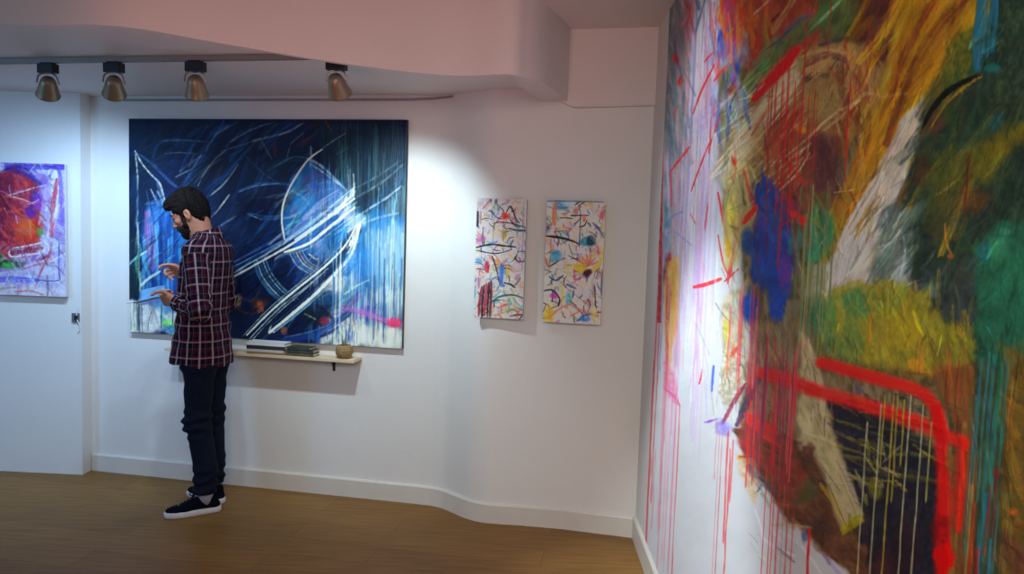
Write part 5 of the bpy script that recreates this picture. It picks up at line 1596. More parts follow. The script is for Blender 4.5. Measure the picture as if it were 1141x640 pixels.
# ----------------------------------------------------------------- the visitor: smooth bodies grown from distance fields
class Field:
    def __init__(s, lo, hi, h):
        s.lo, s.h = np.array(lo, float), h
        n = np.ceil((np.array(hi) - s.lo) / h).astype(int) + 1
        s.ax = [s.lo[i] + h * np.arange(n[i]) for i in range(3)]
        s.f = np.full(tuple(n), .2, np.float32)

    def box(s, lo, hi):
        sl = []
        for i in range(3):
            a = int(np.clip(np.floor((lo[i] - s.lo[i]) / s.h), 0, len(s.ax[i]) - 1))
            b_ = int(np.clip(np.ceil((hi[i] - s.lo[i]) / s.h) + 1, a + 1, len(s.ax[i])))
            sl.append(slice(a, b_))
        g = np.meshgrid(*[s.ax[i][sl[i]].astype(np.float32) for i in range(3)], indexing='ij', sparse=True)
        return tuple(sl), g

    def put(s, sl, d, k, op='u'):
        a = s.f[sl]
        if op == 'u':
            if k > 0:
                h = np.clip(.5 + .5 * (a - d) / k, 0, 1)
                s.f[sl] = a * (1 - h) + d * h - k * h * (1 - h)
            else:
                s.f[sl] = np.minimum(a, d)
        else:
            if k > 0:
                h = np.clip(.5 - .5 * (a + d) / k, 0, 1)
                s.f[sl] = a * (1 - h) - d * h + k * h * (1 - h)
            else:
                s.f[sl] = np.maximum(a, -d)

    def cap(s, p, q, r0, r1, k=.02, op='u', sq=None, m=.05):
        """tapered limb; sq = (axis vector, factor) flattens it across that axis"""
        p, q = np.array(p, float), np.array(q, float)
        R = max(r0, r1) * (1.0 if sq is None else max(1, 1 / sq[1])) + k + m
        sl, (X, Y, Z) = s.box(np.minimum(p, q) - R, np.maximum(p, q) + R)
        d = q - p
        L2 = d @ d + 1e-12
        t = np.clip(((X - p[0]) * d[0] + (Y - p[1]) * d[1] + (Z - p[2]) * d[2]) / L2, 0, 1)
        ex, ey, ez = X - p[0] - t * d[0], Y - p[1] - t * d[1], Z - p[2] - t * d[2]
        if sq is not None:
            a = np.array(sq[0], float)
            a /= np.linalg.norm(a)
            w = (ex * a[0] + ey * a[1] + ez * a[2]) * (1 / sq[1] - 1)
            ex, ey, ez = ex + a[0] * w, ey + a[1] * w, ez + a[2] * w
        s.put(sl, np.sqrt(ex * ex + ey * ey + ez * ez) - (r0 + (r1 - r0) * t), k, op)

    def ell(s, c, r, R=None, k=.02, op='u', m=.05):
        c, r = np.array(c, float), np.array(r, float)
        Rm_ = r.max() + k + m
        sl, (X, Y, Z) = s.box(c - Rm_, c + Rm_)
        x, y, z = X - c[0], Y - c[1], Z - c[2]
        if R is not None:
            x, y, z = (x * R[0, 0] + y * R[1, 0] + z * R[2, 0], x * R[0, 1] + y * R[1, 1] + z * R[2, 1], x * R[0, 2] + y * R[1, 2] + z * R[2, 2])
        q = np.sqrt((x / r[0]) ** 2 + (y / r[1]) ** 2 + (z / r[2]) ** 2)
        q2 = np.sqrt((x / r[0] ** 2) ** 2 + (y / r[1] ** 2) ** 2 + (z / r[2] ** 2) ** 2)
        s.put(sl, q * (q - 1) / np.maximum(q2, 1e-6), k, op)

    def slices(s, rows, k=.02, grow=0.0, op='u', p=2.3):
        """trunk through (z, front offset, side offset, front radius, side radius) rows"""
        A = np.array(sorted(rows))
        ex = A[:, 3:5].max() + .1
        sl, (X, Y, Z) = s.box((-ex - .1, -ex - .1, A[0, 0] - .06), (ex + .1, ex + .1, A[-1, 0] + .06))
        z = np.clip(Z, A[0, 0], A[-1, 0])
        cf, cl, rf, rl = [np.interp(z, A[:, 0], A[:, i]) for i in (1, 2, 3, 4)]
        rf, rl = rf + grow, rl + grow
        q = (np.abs((X - cf) / rf) ** p + np.abs((Y - cl) / rl) ** p) ** (1 / p)
        d = (q - 1) * np.minimum(rf, rl)
        dz = np.maximum(Z - A[-1, 0], A[0, 0] - Z)
        d = np.maximum(d, dz - grow)
        s.put(sl, d, k, op)

    def cut(s, p, n, lo=None, hi=None, k=.004):
        """remove everything on the n side of the plane through p"""
        lo = s.lo if lo is None else lo
        hi = np.array([a[-1] for a in s.ax]) if hi is None else hi
        sl, (X, Y, Z) = s.box(lo, hi)
        n = np.array(n, float)
        n /= np.linalg.norm(n)
        d = -((X - p[0]) * n[0] + (Y - p[1]) * n[1] + (Z - p[2]) * n[2])
        s.put(sl, d, k, 'd')

    def ripple(s, fn, lo, hi):
        sl, g = s.box(lo, hi)
        s.f[sl] += fn(*g).astype(np.float32)

    def surface(s):
        f = s.f
        for ax_ in range(3):                         # close at the border
            for e in (0, -1):
                i = [slice(None)] * 3
                i[ax_] = e
                f[tuple(i)] = np.maximum(f[tuple(i)], s.h * .3)
        ins = f < 0
        n = f.shape
        cnt = np.zeros((n[0] - 1, n[1] - 1, n[2] - 1), np.int8)
        for a in (0, 1):
            for b_ in (0, 1):
                for c_ in (0, 1):
                    cnt += ins[a:n[0] - 1 + a, b_:n[1] - 1 + b_, c_:n[2] - 1 + c_]
        act = (cnt > 0) & (cnt < 8)
        I = np.argwhere(act)
        idx = np.full(act.shape, -1, np.int64)
        idx[act] = np.arange(len(I))
        acc = np.zeros((len(I), 3))
        num = np.zeros(len(I))
        cor = [(a, b_, c_) for a in (0, 1) for b_ in (0, 1) for c_ in (0, 1)]
        val = {q: f[I[:, 0] + q[0], I[:, 1] + q[1], I[:, 2] + q[2]] for q in cor}
        for q in cor:
            for ax_ in range(3):
                if q[ax_] == 0:
                    r = list(q)
                    r[ax_] = 1
                    r = tuple(r)
                    a, b_ = val[q], val[r]
                    m_ = (a < 0) != (b_ < 0)
                    t = np.where(m_, a / np.where(m_, a - b_, 1), 0)
                    P = np.tile(np.array(q, float), (len(I), 1))
                    P[:, ax_] = t
                    acc[m_] += P[m_]
                    num[m_] += 1
        V = s.lo + (I + acc / num[:, None]) * s.h
        Q = []
        for ax_ in range(3):
            u, v = (ax_ + 1) % 3, (ax_ + 2) % 3
            a = [slice(1, -1)] * 3
            a[ax_] = slice(0, -1)
            b_ = [slice(1, -1)] * 3
            b_[ax_] = slice(1, None)
            A, B = ins[tuple(a)], ins[tuple(b_)]
            off = np.array([1, 1, 1])
            off[ax_] = 0
            for m_, fl in ((A & ~B, False), (~A & B, True)):
                E = np.argwhere(m_) + off
                du, dv = np.zeros(3, int), np.zeros(3, int)
                du[u], dv[v] = 1, 1
                q = [idx[tuple((E - o).T)] for o in (du + dv, dv, 0 * du, du)]
                q = np.stack(q, 1)
                Q.append(q[:, ::-1] if fl else q)
        Q = np.concatenate(Q)
        return V, Q


def smooth(V, Q, it=2, lam=.5):
    n = len(V)
    for _ in range(it):
        acc = np.zeros((n, 3))
        cnt = np.zeros(n)
        for a in range(4):
            b_ = (a + 1) % 4
            for i in range(3):
                acc[:, i] += np.bincount(Q[:, a], V[Q[:, b_], i], n) + np.bincount(Q[:, b_], V[Q[:, a], i], n)
            cnt += np.bincount(Q[:, a], minlength=n) + np.bincount(Q[:, b_], minlength=n)
        V = V * (1 - lam) + lam * acc / np.maximum(cnt, 1)[:, None]
    return V


# person frame: x forward (to the left in the room), y his left, z up
BASE = at_z(229.5, 563)
person_loc = (float(BASE[0]), float(BASE[1]) - .02, 0.0)
HS = .88
HE = np.array([.080, 0, 1.615])                       # between the ears
TH = math.radians(30)
HR = np.array([[math.cos(TH), 0, math.sin(TH)], [0, 1, 0], [-math.sin(TH), 0, math.cos(TH)]])   # head axes: forward dips down


def hd(x, y, z):
    return HE + HR @ np.array([x, y, z]) * HS


def hell(F, c, r, R=None, k=.01, op='u'):
    F.ell(c, np.array(r) * HS, R, k * HS, op)


def hcap(F, p, q, r0, r1, k=.01, op='u'):
    F.cap(p, q, r0 * HS, r1 * HS, k * HS, op)


NECK = np.array([-.012, 0, 1.48])
SH = {1: np.array([-.015, .168, 1.425]), -1: np.array([-.01, -.168, 1.425])}
EL = {1: np.array([-.072, .240, 1.128]), -1: np.array([-.02, -.235, 1.13])}
WR = {1: np.array([.112, .108, 1.152]), -1: np.array([.105, -.055, 1.272])}
HIP = {1: np.array([-.008, .085, .90]), -1: np.array([-.008, -.085, .90])}
KN = {1: np.array([.0, .095, .49]), -1: np.array([-.005, -.083, .49])}
AN = {1: np.array([-.042, .088, .09]), -1: np.array([-.018, -.080, .09])}
TRUNK = [(.84, .0, 0, .115, .155), (.95, .0, 0, .118, .160), (1.08, .005, 0, .108, .150), (1.22, .005, 0, .112, .158), (1.36, -.008, 0, .110, .168),
         (1.45, -.015, 0, .088, .145), (1.50, -.016, 0, .062, .082)]
FOOT_DIR = {1: math.radians(32), -1: math.radians(-30)}      # toes turned out


def foot_pt(sd_, x, y, z):
    a = FOOT_DIR[sd_]
    x, y = x * .93 + .012, y * .95
    return AN[sd_] * np.array([1, 1, 0]) + np.array([x * math.cos(a) - y * math.sin(a), x * math.sin(a) + y * math.cos(a), z])


def hand(F, sd_, palm_c, fdir, pdir, tdir, curls, thumb):
    """palm with five separate fingers; fdir along the fingers, pdir out of the palm, tdir towards the thumb"""
    f, p, t = [np.array(v, float) / np.linalg.norm(v) for v in (fdir, pdir, tdir)]
    c = np.array(palm_c)
    w = WR[sd_]
    F.cap(w, c - f * .035, .027, .026, .012, sq=(p, .72))
    for o in (-.026, -.009, .009, .026):
        F.cap(c - f * .034 + t * o * .8, c + f * .036 + t * o, .0165, .0125, .010, sq=(p, .85), m=.02)
    F.cap(c - f * .03 + t * .018 - p * -.004, c + f * .002 + t * .034 + p * .004, .016, .014, .010, m=.02)
    lens = ((.040, .024, .020), (.044, .028, .021), (.041, .026, .020), (.032, .020, .018))
    for i, o in enumerate((.028, .0095, -.0095, -.027)):
        q = c + f * .040 + t * o
        ang = 0.0
        d = f + t * (.10, .03, -.04, -.12)[i]
        r = (.0088, .0090, .0086, .0077)[i]
        for j in range(3):
            ang += math.radians(curls[i][j])
            v = d * math.cos(ang) + p * math.sin(ang)
            v = v / np.linalg.norm(v)
            q2 = q + v * lens[i][j]
            F.cap(q, q2, r - .0005 * j, r - .0005 * (j + 1), .0022, m=.01)
            q = q2
    q = c - f * .018 + t * .034 + p * .003
    for (a, b_, e), L, r in zip(thumb, (.036, .030, .025), (.0115, .0102, .0092)):
        v = f * a + t * b_ + p * e
        v = v / np.linalg.norm(v)
        F.cap(q, q + v * L, r, r - .0008, .0035, m=.01)
        q = q + v * L


# ---- body
F = Field((-.22, -.33, .02), (.42, .34, 1.80), .0034)
F.slices(TRUNK, .03, -.012)
F.cap(NECK + (0, 0, -.06), hd(-.03, 0, -.045), .060, .054, .03)
F.cap((-.03, -.13, 1.425), (-.03, .13, 1.425), .05, .05, .04)
for q in (1, -1):
    F.cap(SH[q], EL[q], .046, .036, .03)
    F.cap(EL[q], WR[q], .036, .026, .02)
    F.cap(HIP[q], KN[q], .074, .050, .04)
    F.cap(KN[q], AN[q], .048, .036, .02)
    F.cap(foot_pt(q, -.03, 0, .05), foot_pt(q, .15, 0, .04), .032, .022, .02)
# head
hell(F, hd(-.012, 0, .052), (.098, .074, .092), HR, .01)
hell(F, hd(.030, 0, .025), (.070, .066, .085), HR, .02)
hell(F, hd(.040, 0, -.052), (.056, .052, .055), HR, .03)
hell(F, hd(.070, 0, -.088), (.024, .028, .020), HR, .02)           # chin
hcap(F, hd(-.02, 0, -.05), hd(.05, 0, -.09), .045, .030, .03)
hcap(F, hd(.092, 0, .040), hd(.118, 0, -.008), .010, .0125, .010)   # nose
hell(F, hd(.112, 0, -.016), (.014, .017, .010), HR, .006)
for q in (1, -1):
    hell(F, hd(.106, q * .012, -.017), (.009, .008, .007), HR, .005)
    hell(F, hd(.092, q * .034, .034), (.012, .017, .010), HR, .004, 'd')     # eye sockets
    hell(F, hd(.082, q * .033, .033), (.013, .014, .011), HR, .003)          # lids
    hcap(F, hd(.094, q * .014, .052), hd(.082, q * .052, .050), .008, .006, .008)   # brow
    hell(F, hd(.066, q * .044, -.004), (.022, .020, .018), HR, .015)
    hell(F, hd(-.012, q * .074, .004), (.020, .010, .032), HR, .006)         # ear
    hell(F, hd(-.006, q * .082, .006), (.011, .006, .018), HR, .003, 'd')
    hell(F, hd(-.008, q * .074, -.022), (.009, .008, .010), HR, .005)
hcap(F, hd(.096, -.018, -.047), hd(.096, .018, -.047), .0075, .0075, .006)   # lips
hcap(F, hd(.094, -.016, -.058), hd(.094, .016, -.058), .0080, .0080, .006)
hcap(F, hd(.106, -.022, -.0525), hd(.106, .022, -.0525), .0022, .0022, .002, 'd')
# hands: the left carries the leaflet, the right touches its upper edge
hand(F, 1, (.166, .082, 1.160), (.90, -.40, -.02), (-.36, -.80, .40), (.20, .42, .88),
     ((52, 66, 40), (54, 66, 40), (48, 64, 40), (52, 66, 40)), ((.50, .60, -.30), (.80, .10, -.55), (.55, -.30, -.75)))
hand(F, -1, (.152, -.040, 1.302), (.93, .12, .26), (-.05, .86, -.42), (.26, .38, .88),
     ((26, 40, 26), (50, 56, 34), (52, 56, 34), (56, 58, 36)), ((.86, .40, .22), (.95, .02, .24), (.93, -.30, .20)))
V, Q = F.surface()
V = smooth(V, Q, 2, .4)
body = from_np('person', V, Q, M['skin'])
body.location = person_loc
body.rotation_euler = (0, 0, PI)
tag(body, 'bearded man in plaid shirt and dark jeans standing, reading a leaflet', 'person')

# ---- hair and beard
F = Field((-.10, -.14, 1.46), (.30, .14, 1.84), .0030)
hell(F, hd(-.018, 0, .066), (.112, .086, .104), HR, .01)
hell(F, hd(-.062, 0, .020), (.062, .078, .085), HR, .02)
hell(F, hd(.045, 0, .128), (.066, .068, .034), HR, .03)
hell(F, hd(.086, 0, .104), (.026, .058, .024), HR, .02)
hell(F, hd(-.020, 0, .140), (.070, .066, .030), HR, .02)
for q in (1, -1):
    hcap(F, hd(.012, q * .067, .050), hd(.014, q * .067, .016), .014, .010, .012)
    hcap(F, hd(-.06, q * .050, -.02), hd(-.066, q * .040, -.052), .026, .018, .015)
hell(F, hd(.125, 0, .000), (.072, .11, .098), HR, .012, 'd')        # face opening
hell(F, hd(.060, 0, -.055), (.075, .12, .070), HR, .012, 'd')
for q in (1, -1):
    hell(F, hd(-.008, q * .088, .000), (.026, .026, .036), HR, .006, 'd')
F.cut(hd(-.055, 0, -.060), HR @ np.array([.25, 0, -1]))


def strands(X, Y, Z):
    a = np.arctan2(Y, X - HE[0] + .02)
    return .0035 * np.sin(a * 26 + 9 * np.sin((Z + X) * 38)) * np.sin(Z * 120 + X * 90) + .004 * np.sin(a * 9 + X * 60 + Z * 40)


F.ripple(strands, (-.10, -.14, 1.46), (.30, .14, 1.84))
V, Q = F.surface()
V = smooth(V, Q, 1, .4)
o = from_np('hair', V, Q, M['hair'], body)
o['label'] = 'short tousled dark brown hair'
F = Field((-.02, -.10, 1.44), (.26, .10, 1.68), .0028)
hell(F, hd(.040, 0, -.060), (.064, .060, .060), HR, .02)
hell(F, hd(.074, 0, -.094), (.032, .036, .028), HR, .02)
for q in (1, -1):
    hcap(F, hd(.026, q * .066, .012), hd(.030, q * .062, -.045), .011, .016, .012)
hcap(F, hd(.107, -.020, -.034), hd(.107, .020, -.034), .006, .006, .006)
for q in (1, -1):
    hcap(F, hd(.107, q * .020, -.034), hd(.096, q * .034, -.062), .006, .007, .008)
hell(F, hd(.100, 0, .012), (.060, .060, .044), HR, .008, 'd')
hell(F, hd(.112, 0, -.052), (.018, .022, .011), HR, .004, 'd')
hell(F, hd(-.03, 0, -.06), (.060, .12, .11), HR, .006, 'd')
F.ripple(lambda X, Y, Z: .0022 * np.sin(X * 240 + Y * 160) * np.sin(Z * 260 + Y * 120), (-.02, -.10, 1.44), (.26, .10, 1.68))
V, Q = F.surface()
o = from_np('beard', smooth(V, Q, 1, .4), Q, M['beard'], body)
o['label'] = 'full dark beard'
for q in (1, -1):
    bm = bmesh.new()
    add_tube(bm, catmull([hd(.101, q * .014, .049), hd(.100, q * .030, .056), hd(.086, q * .050, .050)], 5), [.003] * 4 + [.0042] * 4 + [.002] * 3, 8)
    from_bm('eyebrow', bm, M['hair'], body, True)
    bm = bmesh.new()
    add_lathe(bm, [(.0105 * math.sin(PI * i / 10), -.0105 * math.cos(PI * i / 10)) for i in range(11)], 16, Matrix.Translation(Vector(hd(.0835, q * .0325, .0325))))
    from_bm('eye', bm, M['eye'], body, True)
    bm = bmesh.new()
    add_tube(bm, catmull([hd(.0925, q * .021, .026), hd(.0965, q * .032, .0255), hd(.0890, q * .044, .028)], 5), .0013, 6)
    from_bm('eyelash', bm, M['hair'], body, True)

# ---- shirt
SHIRT = [(.79, .020, 0, .158, .186), (.86, .016, 0, .152, .184), (.96, .012, 0, .138, .174), (1.08, .012, 0, .124, .164), (1.22, .008, 0, .124, .170), (1.36, -.006, 0, .122, .178),
         (1.445, -.018, 0, .100, .155), (1.495, -.018, 0, .078, .100), (1.535, -.012, 0, .060, .066)]
F = Field((-.24, -.34, .76), (.30, .36, 1.60), .0036)
F.slices(SHIRT, .02, 0, p=2.2)
F.cap((-.03, -.135, 1.425), (-.03, .135, 1.425), .063, .063, .04)
CUFF = {}
for q in (1, -1):
    cu = WR[q] + (EL[q] - WR[q]) * .10
    CUFF[q] = cu
    F.cap(SH[q], EL[q], .066, .060, .03)
    n_ = (WR[q] - EL[q]) / np.linalg.norm(WR[q] - EL[q])
    F.cap(EL[q], cu - n_ * .044, .058, .0455, .022)
# curved shirt tail: longer back and front, higher at the sides
sl, (X, Y, Z) = F.box((-.24, -.34, .76), (.30, .36, .90))
hem = .812 + .016 * np.exp(-((X - .03) / .06) ** 2) + .10 * np.clip(X - .03, 0, 1) + .004 * np.sin(Y * 60)
F.f[sl] = np.maximum(F.f[sl], hem - Z)


def folds(X, Y, Z):
    a = np.arctan2(Y, X)
    r = .0032 * np.sin(a * 7 + Z * 14) * np.clip((1.15 - Z) / .2, 0, 1)
    r = r + .0040 * np.sin(Z * 62 + X * 34 - Y * 20) * np.exp(-((Z - 1.02) / .13) ** 2)
    for q in (1, -1):
        e = EL[q]
        d2 = (X - e[0]) ** 2 + (Y - e[1]) ** 2 + (Z - e[2]) ** 2
        r = r + .0075 * np.sin((X - e[0]) * 70 + (Z - e[2]) * 110) * np.exp(-d2 / .011)
        s_ = SH[q]
        d2 = (X - s_[0]) ** 2 + (Y - s_[1]) ** 2 + (Z - s_[2] + .06) ** 2
        r = r + .0045 * np.sin((X - s_[0]) * 90 - (Z - s_[2]) * 50) * np.exp(-d2 / .012)
        c_ = (CUFF[q] + e) / 2
        d2 = (X - c_[0]) ** 2 + (Y - c_[1]) ** 2 + (Z - c_[2]) ** 2
        r = r + .0035 * np.sin(((X - c_[0]) * .86 - (Y - c_[1]) * q * .5) * 130) * np.exp(-d2 / .010)
    return r


F.ripple(folds, (-.24, -.34, .76), (.30, .36, 1.60))
V, Q = F.surface()
V = smooth(V, Q, 2, .45)
shirt = from_np('shirt', V, Q, M['plaid'], body)


def weave_coords(V):
    W_ = np.zeros((len(V), 3), np.float32)
    best = np.full(len(V), 1e9)
    A = np.array(sorted(SHIRT))
    cf, rf, rl = [np.interp(V[:, 2], A[:, 0], A[:, i]) for i in (1, 3, 4)]
    x, y = V[:, 0] - cf, V[:, 1]
    q = np.sqrt((x / rf) ** 2 + (y / rl) ** 2)
    best = np.abs(q - 1) * np.minimum(rf, rl)
    W_[:, 0] = np.arctan2(y / rl, -x / rf) * .15 + .02
    W_[:, 1] = V[:, 2]
    for q in (1, -1):
        for p, e, r0, r1, o_ in ((SH[q], EL[q], .066, .060, 0), (EL[q], CUFF[q], .058, .044, .325)):
            d = e - p
            L = np.linalg.norm(d)
            d = d / L
            t = np.clip((V - p) @ d, 0, L)
            ev = V - p - t[:, None] * d
            dd = np.abs(np.linalg.norm(ev, axis=1) - (r0 + (r1 - r0) * t / L))
            a = np.cross(d, [0, 1.0, 0]); a /= np.linalg.norm(a)
            b_ = np.cross(d, a)
            out = (np.linalg.norm(ev, axis=1) > .03) & (t > .02)
            m_ = out & (dd < best - (.012 if o_ == 0 else .002)) & ((V[:, 1] * q > .10) | (V[:, 0] > .09))
            best[m_] = dd[m_]
            W_[m_, 0] = np.arctan2(ev[m_] @ b_, ev[m_] @ a) * .06
            W_[m_, 1] = ((V - p) @ d)[m_] + o_
    return W_


def set_weave(o, W_):
    at = o.data.attributes.new('weave', 'FLOAT_VECTOR', 'POINT')
    at.data.foreach_set('vector', np.ascontiguousarray(W_, np.float32).ravel())


set_weave(shirt, weave_coords(V))
# collar: a folded band round the neck
bm = bmesh.new()
n = 40
rows = []
for i in range(n + 1):
    a = math.radians(26 + 308 * i / n)
    cx, cy = math.cos(a), math.sin(a)
    fr = .5 + .5 * cx                                # 1 at the throat
    rows.append([Vector((-.008 + cx * r * (1.0 + .12 * fr), cy * r, z - .045 * fr + .0 * r)) for r, z in
                 ((.060, 1.508), (.061, 1.548), (.064, 1.558), (.070, 1.556), (.084, 1.514), (.090, 1.500), (.084, 1.502), (.068, 1.512))])
vv = [[bm.verts.new(p) for p in r] for r in rows]
for i in range(n):
    for k in range(8):
        bm.faces.new((vv[i][k], vv[i][(k + 1) % 8], vv[i + 1][(k + 1) % 8], vv[i + 1][k]))
bm.faces.new(vv[0]); bm.faces.new(vv[-1][::-1])
collar = from_bm('collar', bm, M['plaid'], shirt, True)
W_ = np.array([[math.atan2(v.co.y, -v.co.x) * .08, v.co.z * 1.4, 0] for v in collar.data.vertices])
set_weave(collar, W_)
for q in (1, -1):
    n_ = (WR[q] - EL[q]) / np.linalg.norm(WR[q] - EL[q])
    bm = bmesh.new()
    mt = Matrix.Translation(Vector(CUFF[q] - n_ * .052)) @ Vector(n_).to_track_quat('Z', 'Y').to_matrix().to_4x4()
    add_lathe(bm, [(.047, 0), (.0495, .003), (.0475, .050), (.044, .055), (.038, .054), (.037, .0)], 32, mt, closed=True)
    o = from_bm('cuff', bm, M['plaid'], shirt, True)
    mi = mt.inverted()
    W_ = np.array([[math.atan2((mi @ v.co).y, (mi @ v.co).x) * .06, (mi @ v.co).z + .25, 0] for v in o.data.vertices])
    set_weave(o, W_)

# ---- jeans
F = Field((-.20, -.24, .07), (.24, .24, .98), .0036)
F.slices([(.80, .0, 0, .112, .152), (.88, .0, 0, .112, .152), (.95, 0, 0, .108, .150)], .02)
for q in (1, -1):
    F.cap(HIP[q] + (0, 0, -.05), KN[q] + (0, 0, .03), .086, .064, .04)
    F.cap(KN[q] + (0, 0, .03), AN[q] + (.0, 0, .16), .066, .060, .03)
    F.cap(AN[q] + (0, 0, .16), AN[q] + (.004, 0, .03), .060, .062, .02)
    F.ell(KN[q] + (.022, 0, .0), (.056, .056, .050), None, .02)


def jfolds(X, Y, Z):
    r = 0
    for q in (1, -1):
        m_ = (np.sign(Y) == q)
        k_ = KN[q]
        r = r + m_ * (.0085 * np.sin((Z - k_[2]) * 120 + X * 26) * np.exp(-((Z - k_[2]) / .075) ** 2) * (.5 + .5 * np.tanh((X - k_[0]) * 30 + .4)))
        r = r + m_ * (.0055 * np.sin((Z - k_[2] - .02) * 90 - X * 30) * np.exp(-((Z - k_[2] - .03) / .08) ** 2) * (.5 - .5 * np.tanh((X - k_[0]) * 30)))
        r = r + m_ * (.0060 * np.sin(Z * 105 + Y * 30 * q + X * 20) * np.exp(-((Z - .17) / .07) ** 2))
        r = r + m_ * (.0035 * np.sin(Z * 50 - X * 46) * np.exp(-((Z - .72) / .08) ** 2))
    return r


F.ripple(jfolds, (-.20, -.24, .07), (.24, .24, .98))
F.cut((0, 0, .112), (0, 0, -1))
V, Q = F.surface()
o = from_np('jeans', smooth(V, Q, 2, .45), Q, M['jeans'], body)
o['label'] = 'slim dark indigo jeans'


# ---- shoes
def shoe(q):
    def P(x, y, z):
        return foot_pt(q, x, y * q, z)
    c0 = AN[q]
    lo, hi = c0 + np.array([-.2, -.26, -.095]), c0 + np.array([.30, .26, .10])
    out = []
    # sole: thick rubber cup
    F = Field(lo, hi, .0036)
    path = [(-.062, 0, .036), (-.02, .002, .036), (.04, .002, .037), (.10, .0, .043), (.145, -.004, .041), (.175, -.007, .032)]
    for (x0, y0, r0), (x1, y1, r1) in zip(path[:-1], path[1:]):
        F.cap(P(x0, y0, .018), P(x1, y1, .018), r0 + .002, r1 + .002, .0)
    F.cut(P(0, 0, .034), (0, 0, 1), k=.002)
    F.cut(P(0, 0, .001), (0, 0, -1), k=.003)
    V, Q = F.surface()
    s1 = (smooth(V, Q, 1, .4), Q)
    F = Field(lo, hi, .0036)
    up = [(-.060, 0, .031, .036), (-.02, .002, .033, .05), (.04, .002, .034, .052), (.10, .0, .039, .038), (.145, -.004, .037, .034), (.172, -.007, .030, .032)]
    for (x0, y0, r0, z0), (x1, y1, r1, z1) in zip(up[:-1], up[1:]):
        F.cap(P(x0, y0, z0), P(x1, y1, z1), r0, r1, .012, sq=((0, 0, 1), .72))
    F.cap(P(-.052, 0, .05), P(-.046, 0, .075), .032, .036, .02)
    F.cap(P(.000, .0, .062), P(.085, 0, .052), .034, .024, .02)
    F.cap(P(.02, .0, .076), P(.07, 0, .062), .020, .016, .02)
    F.cut(P(0, 0, .030), (0, 0, -1), k=.002)
    F.cap(P(-.028, 0, .072), P(-.012, 0, .14), .030, .046, .006, 'd')
    V, Q = F.surface()
    s2 = (smooth(V, Q, 2, .4), Q)
    return P, s1, s2


for q in (1, -1):
    P, s1, s2 = shoe(q)
    up_ = from_np('sneaker', s2[0], s2[1], M['shoe'], body)
    up_['label'] = 'dark navy low sneaker with white sole'
    from_np('sole', s1[0], s1[1], M['sole'], up_)
    bm = bmesh.new()
    for k in range(5):
        x = .045 + k * .017
        zt = .101 - k * .0075
        pts = [P(x, -.021, zt - .010), P(x + .003, -.010, zt - .001), P(x + .003, .010, zt - .001), P(x, .021, zt - .010)]
        add_tube(bm, catmull(pts, 4), .0032, 6)
    for s_ in (-1, 1):
        pts = [P(.052, 0, .102), P(.058, s_ * .022, .114), P(.070, s_ * .034, .102), P(.058, s_ * .016, .100), P(.052, 0, .102)]
        add_tube(bm, catmull(pts, 5), .003, 6)
    from_bm('laces', bm, M['lace'], up_, True)
    bm = bmesh.new()
    mt = Matrix.Translation(Vector(AN[q] * np.array([1, 1, 0]) + np.array([.0, 0, .0])))
    add_lathe(bm, [(.040, .055), (.0405, .09), (.040, .13), (.036, .13), (.036, .055)], 28, mt, closed=True)
    o = from_bm('sock', bm, M['sock'], body, True)
    o['label'] = 'pale grey ankle sock'

# ---- the leaflet he holds, open on his left hand
lroot = empty('leaflet', (0, 0, 0))


def world_of(p):
    return np.array([person_loc[0] - p[0], person_loc[1] - p[1], p[2]])


g0 = np.array([.222, .045, 1.166])
lroot.location = tuple(world_of(g0))
ex = np.array([.93, -.14, -.24]); ex /= np.linalg.norm(ex)
ey = np.array([.10, 1.0, .02]); ey -= ex * (ey @ ex); ey /= np.linalg.norm(ey)
ez = np.cross(ex, ey)


def sheet(name, mat, a0, a1, b0, b1, bow, tilt, t=.0014):
    bm = bmesh.new()
    n_, m_ = 8, 8
    top, bot = [], []
    for i in range(n_ + 1):
        rt_, rb_ = [], []
        for j in range(m_ + 1):
            a = a0 + (a1 - a0) * i / n_
            b_ = b0 + (b1 - b0) * j / m_
            h = bow * math.sin(PI * j / m_) + tilt * (j / m_)
            p = ex * a + ey * b_ + ez * h
            for lst, s_ in ((rt_, t / 2), (rb_, -t / 2)):
                w_ = p + ez * s_
                lst.append(bm.verts.new((-w_[0], -w_[1], w_[2])))
        top.append(rt_); bot.append(rb_)
    for i in range(n_):
        for j in range(m_):
            bm.faces.new((top[i][j], top[i + 1][j], top[i + 1][j + 1], top[i][j + 1]))
            bm.faces.new((bot[i][j], bot[i][j + 1], bot[i + 1][j + 1], bot[i + 1][j]))
    for i in range(n_):
        bm.faces.new((top[i][0], bot[i][0], bot[i + 1][0], top[i + 1][0]))
        bm.faces.new((top[i][m_], top[i + 1][m_], bot[i + 1][m_], bot[i][m_]))
    for j in range(m_):
        bm.faces.new((top[0][j], top[0][j + 1], bot[0][j + 1], bot[0][j]))
        bm.faces.new((top[n_][j], bot[n_][j], bot[n_][j + 1], top[n_][j + 1]))
    return from_bm(name, bm, mat, lroot, True)


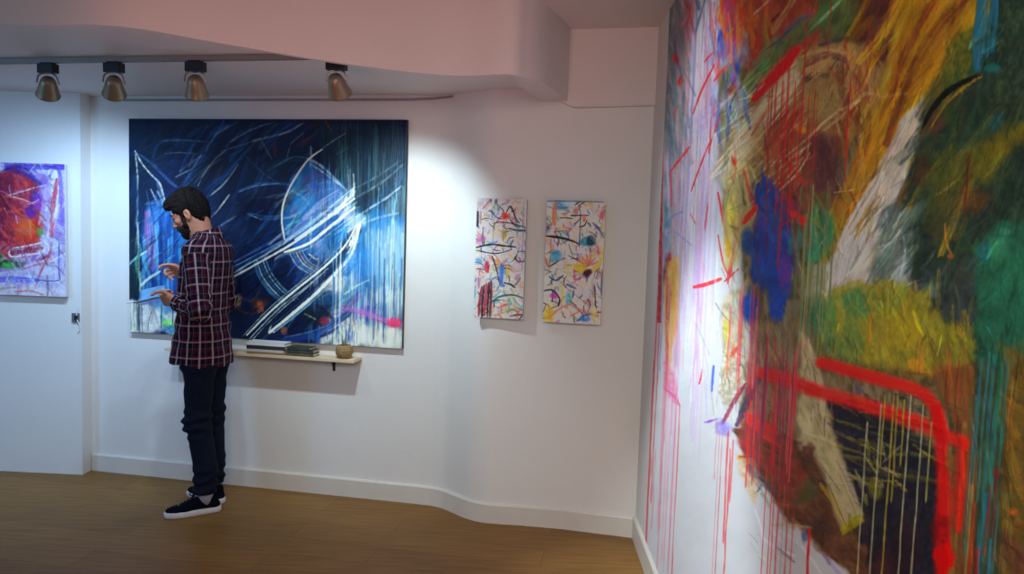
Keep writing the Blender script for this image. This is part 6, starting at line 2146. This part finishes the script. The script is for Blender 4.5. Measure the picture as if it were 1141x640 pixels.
sheet('front_leaf', M['leaflet'], -.004, .150, .0, .085, .006, .004)
ez0, ey0 = ez, ey
ey = ey0 * -.62 + ez0 * .78
ey /= np.linalg.norm(ey)
ez = np.cross(ex, ey)
sheet('back_leaf', M['leaflet'], -.004, .150, .0, .09, .008, .0)
tag(lroot, 'pale blue printed leaflet held open in the hands of the bearded man', 'leaflet')
# ----------------------------------------------------------------- mural spots and added fill lights
def lamp(kind, loc, aim, watts, col, **kw):
    L = bpy.data.lights.new('unseen_light', kind)
    L.energy, L.color = watts, col
    for k, v in kw.items():
        setattr(L, k, v)
    o = bpy.data.objects.new('unseen_light', L)
    C.objects.link(o)
    o.location = loc
    o.rotation_euler = (Vector(aim) - Vector(loc)).normalized().to_track_quat('-Z', 'Y').to_euler()
    return o


# pair of ceiling spots washing the far end of the mural
lamp('SPOT', (-.75, 2.30, 2.56), right(1.02, 1.78), 54, (.74, .90, 1.0), spot_size=math.radians(52), spot_blend=.75, shadow_soft_size=.03)
lamp('SPOT', (-.75, 2.15, 2.56), right(1.18, .40), 262, (.78, .92, 1.0), spot_size=math.radians(48), spot_blend=.75, shadow_soft_size=.03)
# unseen rosy fill, added to tint the bulkhead pink
lamp('SPOT', (-1.0, .6, .9), (-.62, 3.1, 2.62), 66, (1.0, .34, .30), spot_size=math.radians(56), spot_blend=1.0, shadow_soft_size=.15)
# warm soft fill added behind the viewer to lift the ambient light
lamp('AREA', (.05, -.35, 2.35), (.3, 2.4, .0), 23, (1.0, .87, .75), shape='RECTANGLE', size=1.4, size_y=.8, spread=math.radians(104))

# cool fill added out of view, turns the left wall bluish
lamp('AREA', (-4.2, 1.6, 1.9), (-3.0, 4.5, .9), 11, (.22, .52, 1.0), shape='RECTANGLE', size=.8, size_y=1.2, spread=math.radians(110))

w = bpy.data.worlds.new('ambient fill')  # even bluish ambient fill, standing in for the unseen rest of the gallery
bpy.context.scene.world = w
w.use_nodes = True
bg = w.node_tree.nodes['Background']
bg.inputs[0].default_value = (.58, .76, 1.0, 1)
bg.inputs[1].default_value = .25
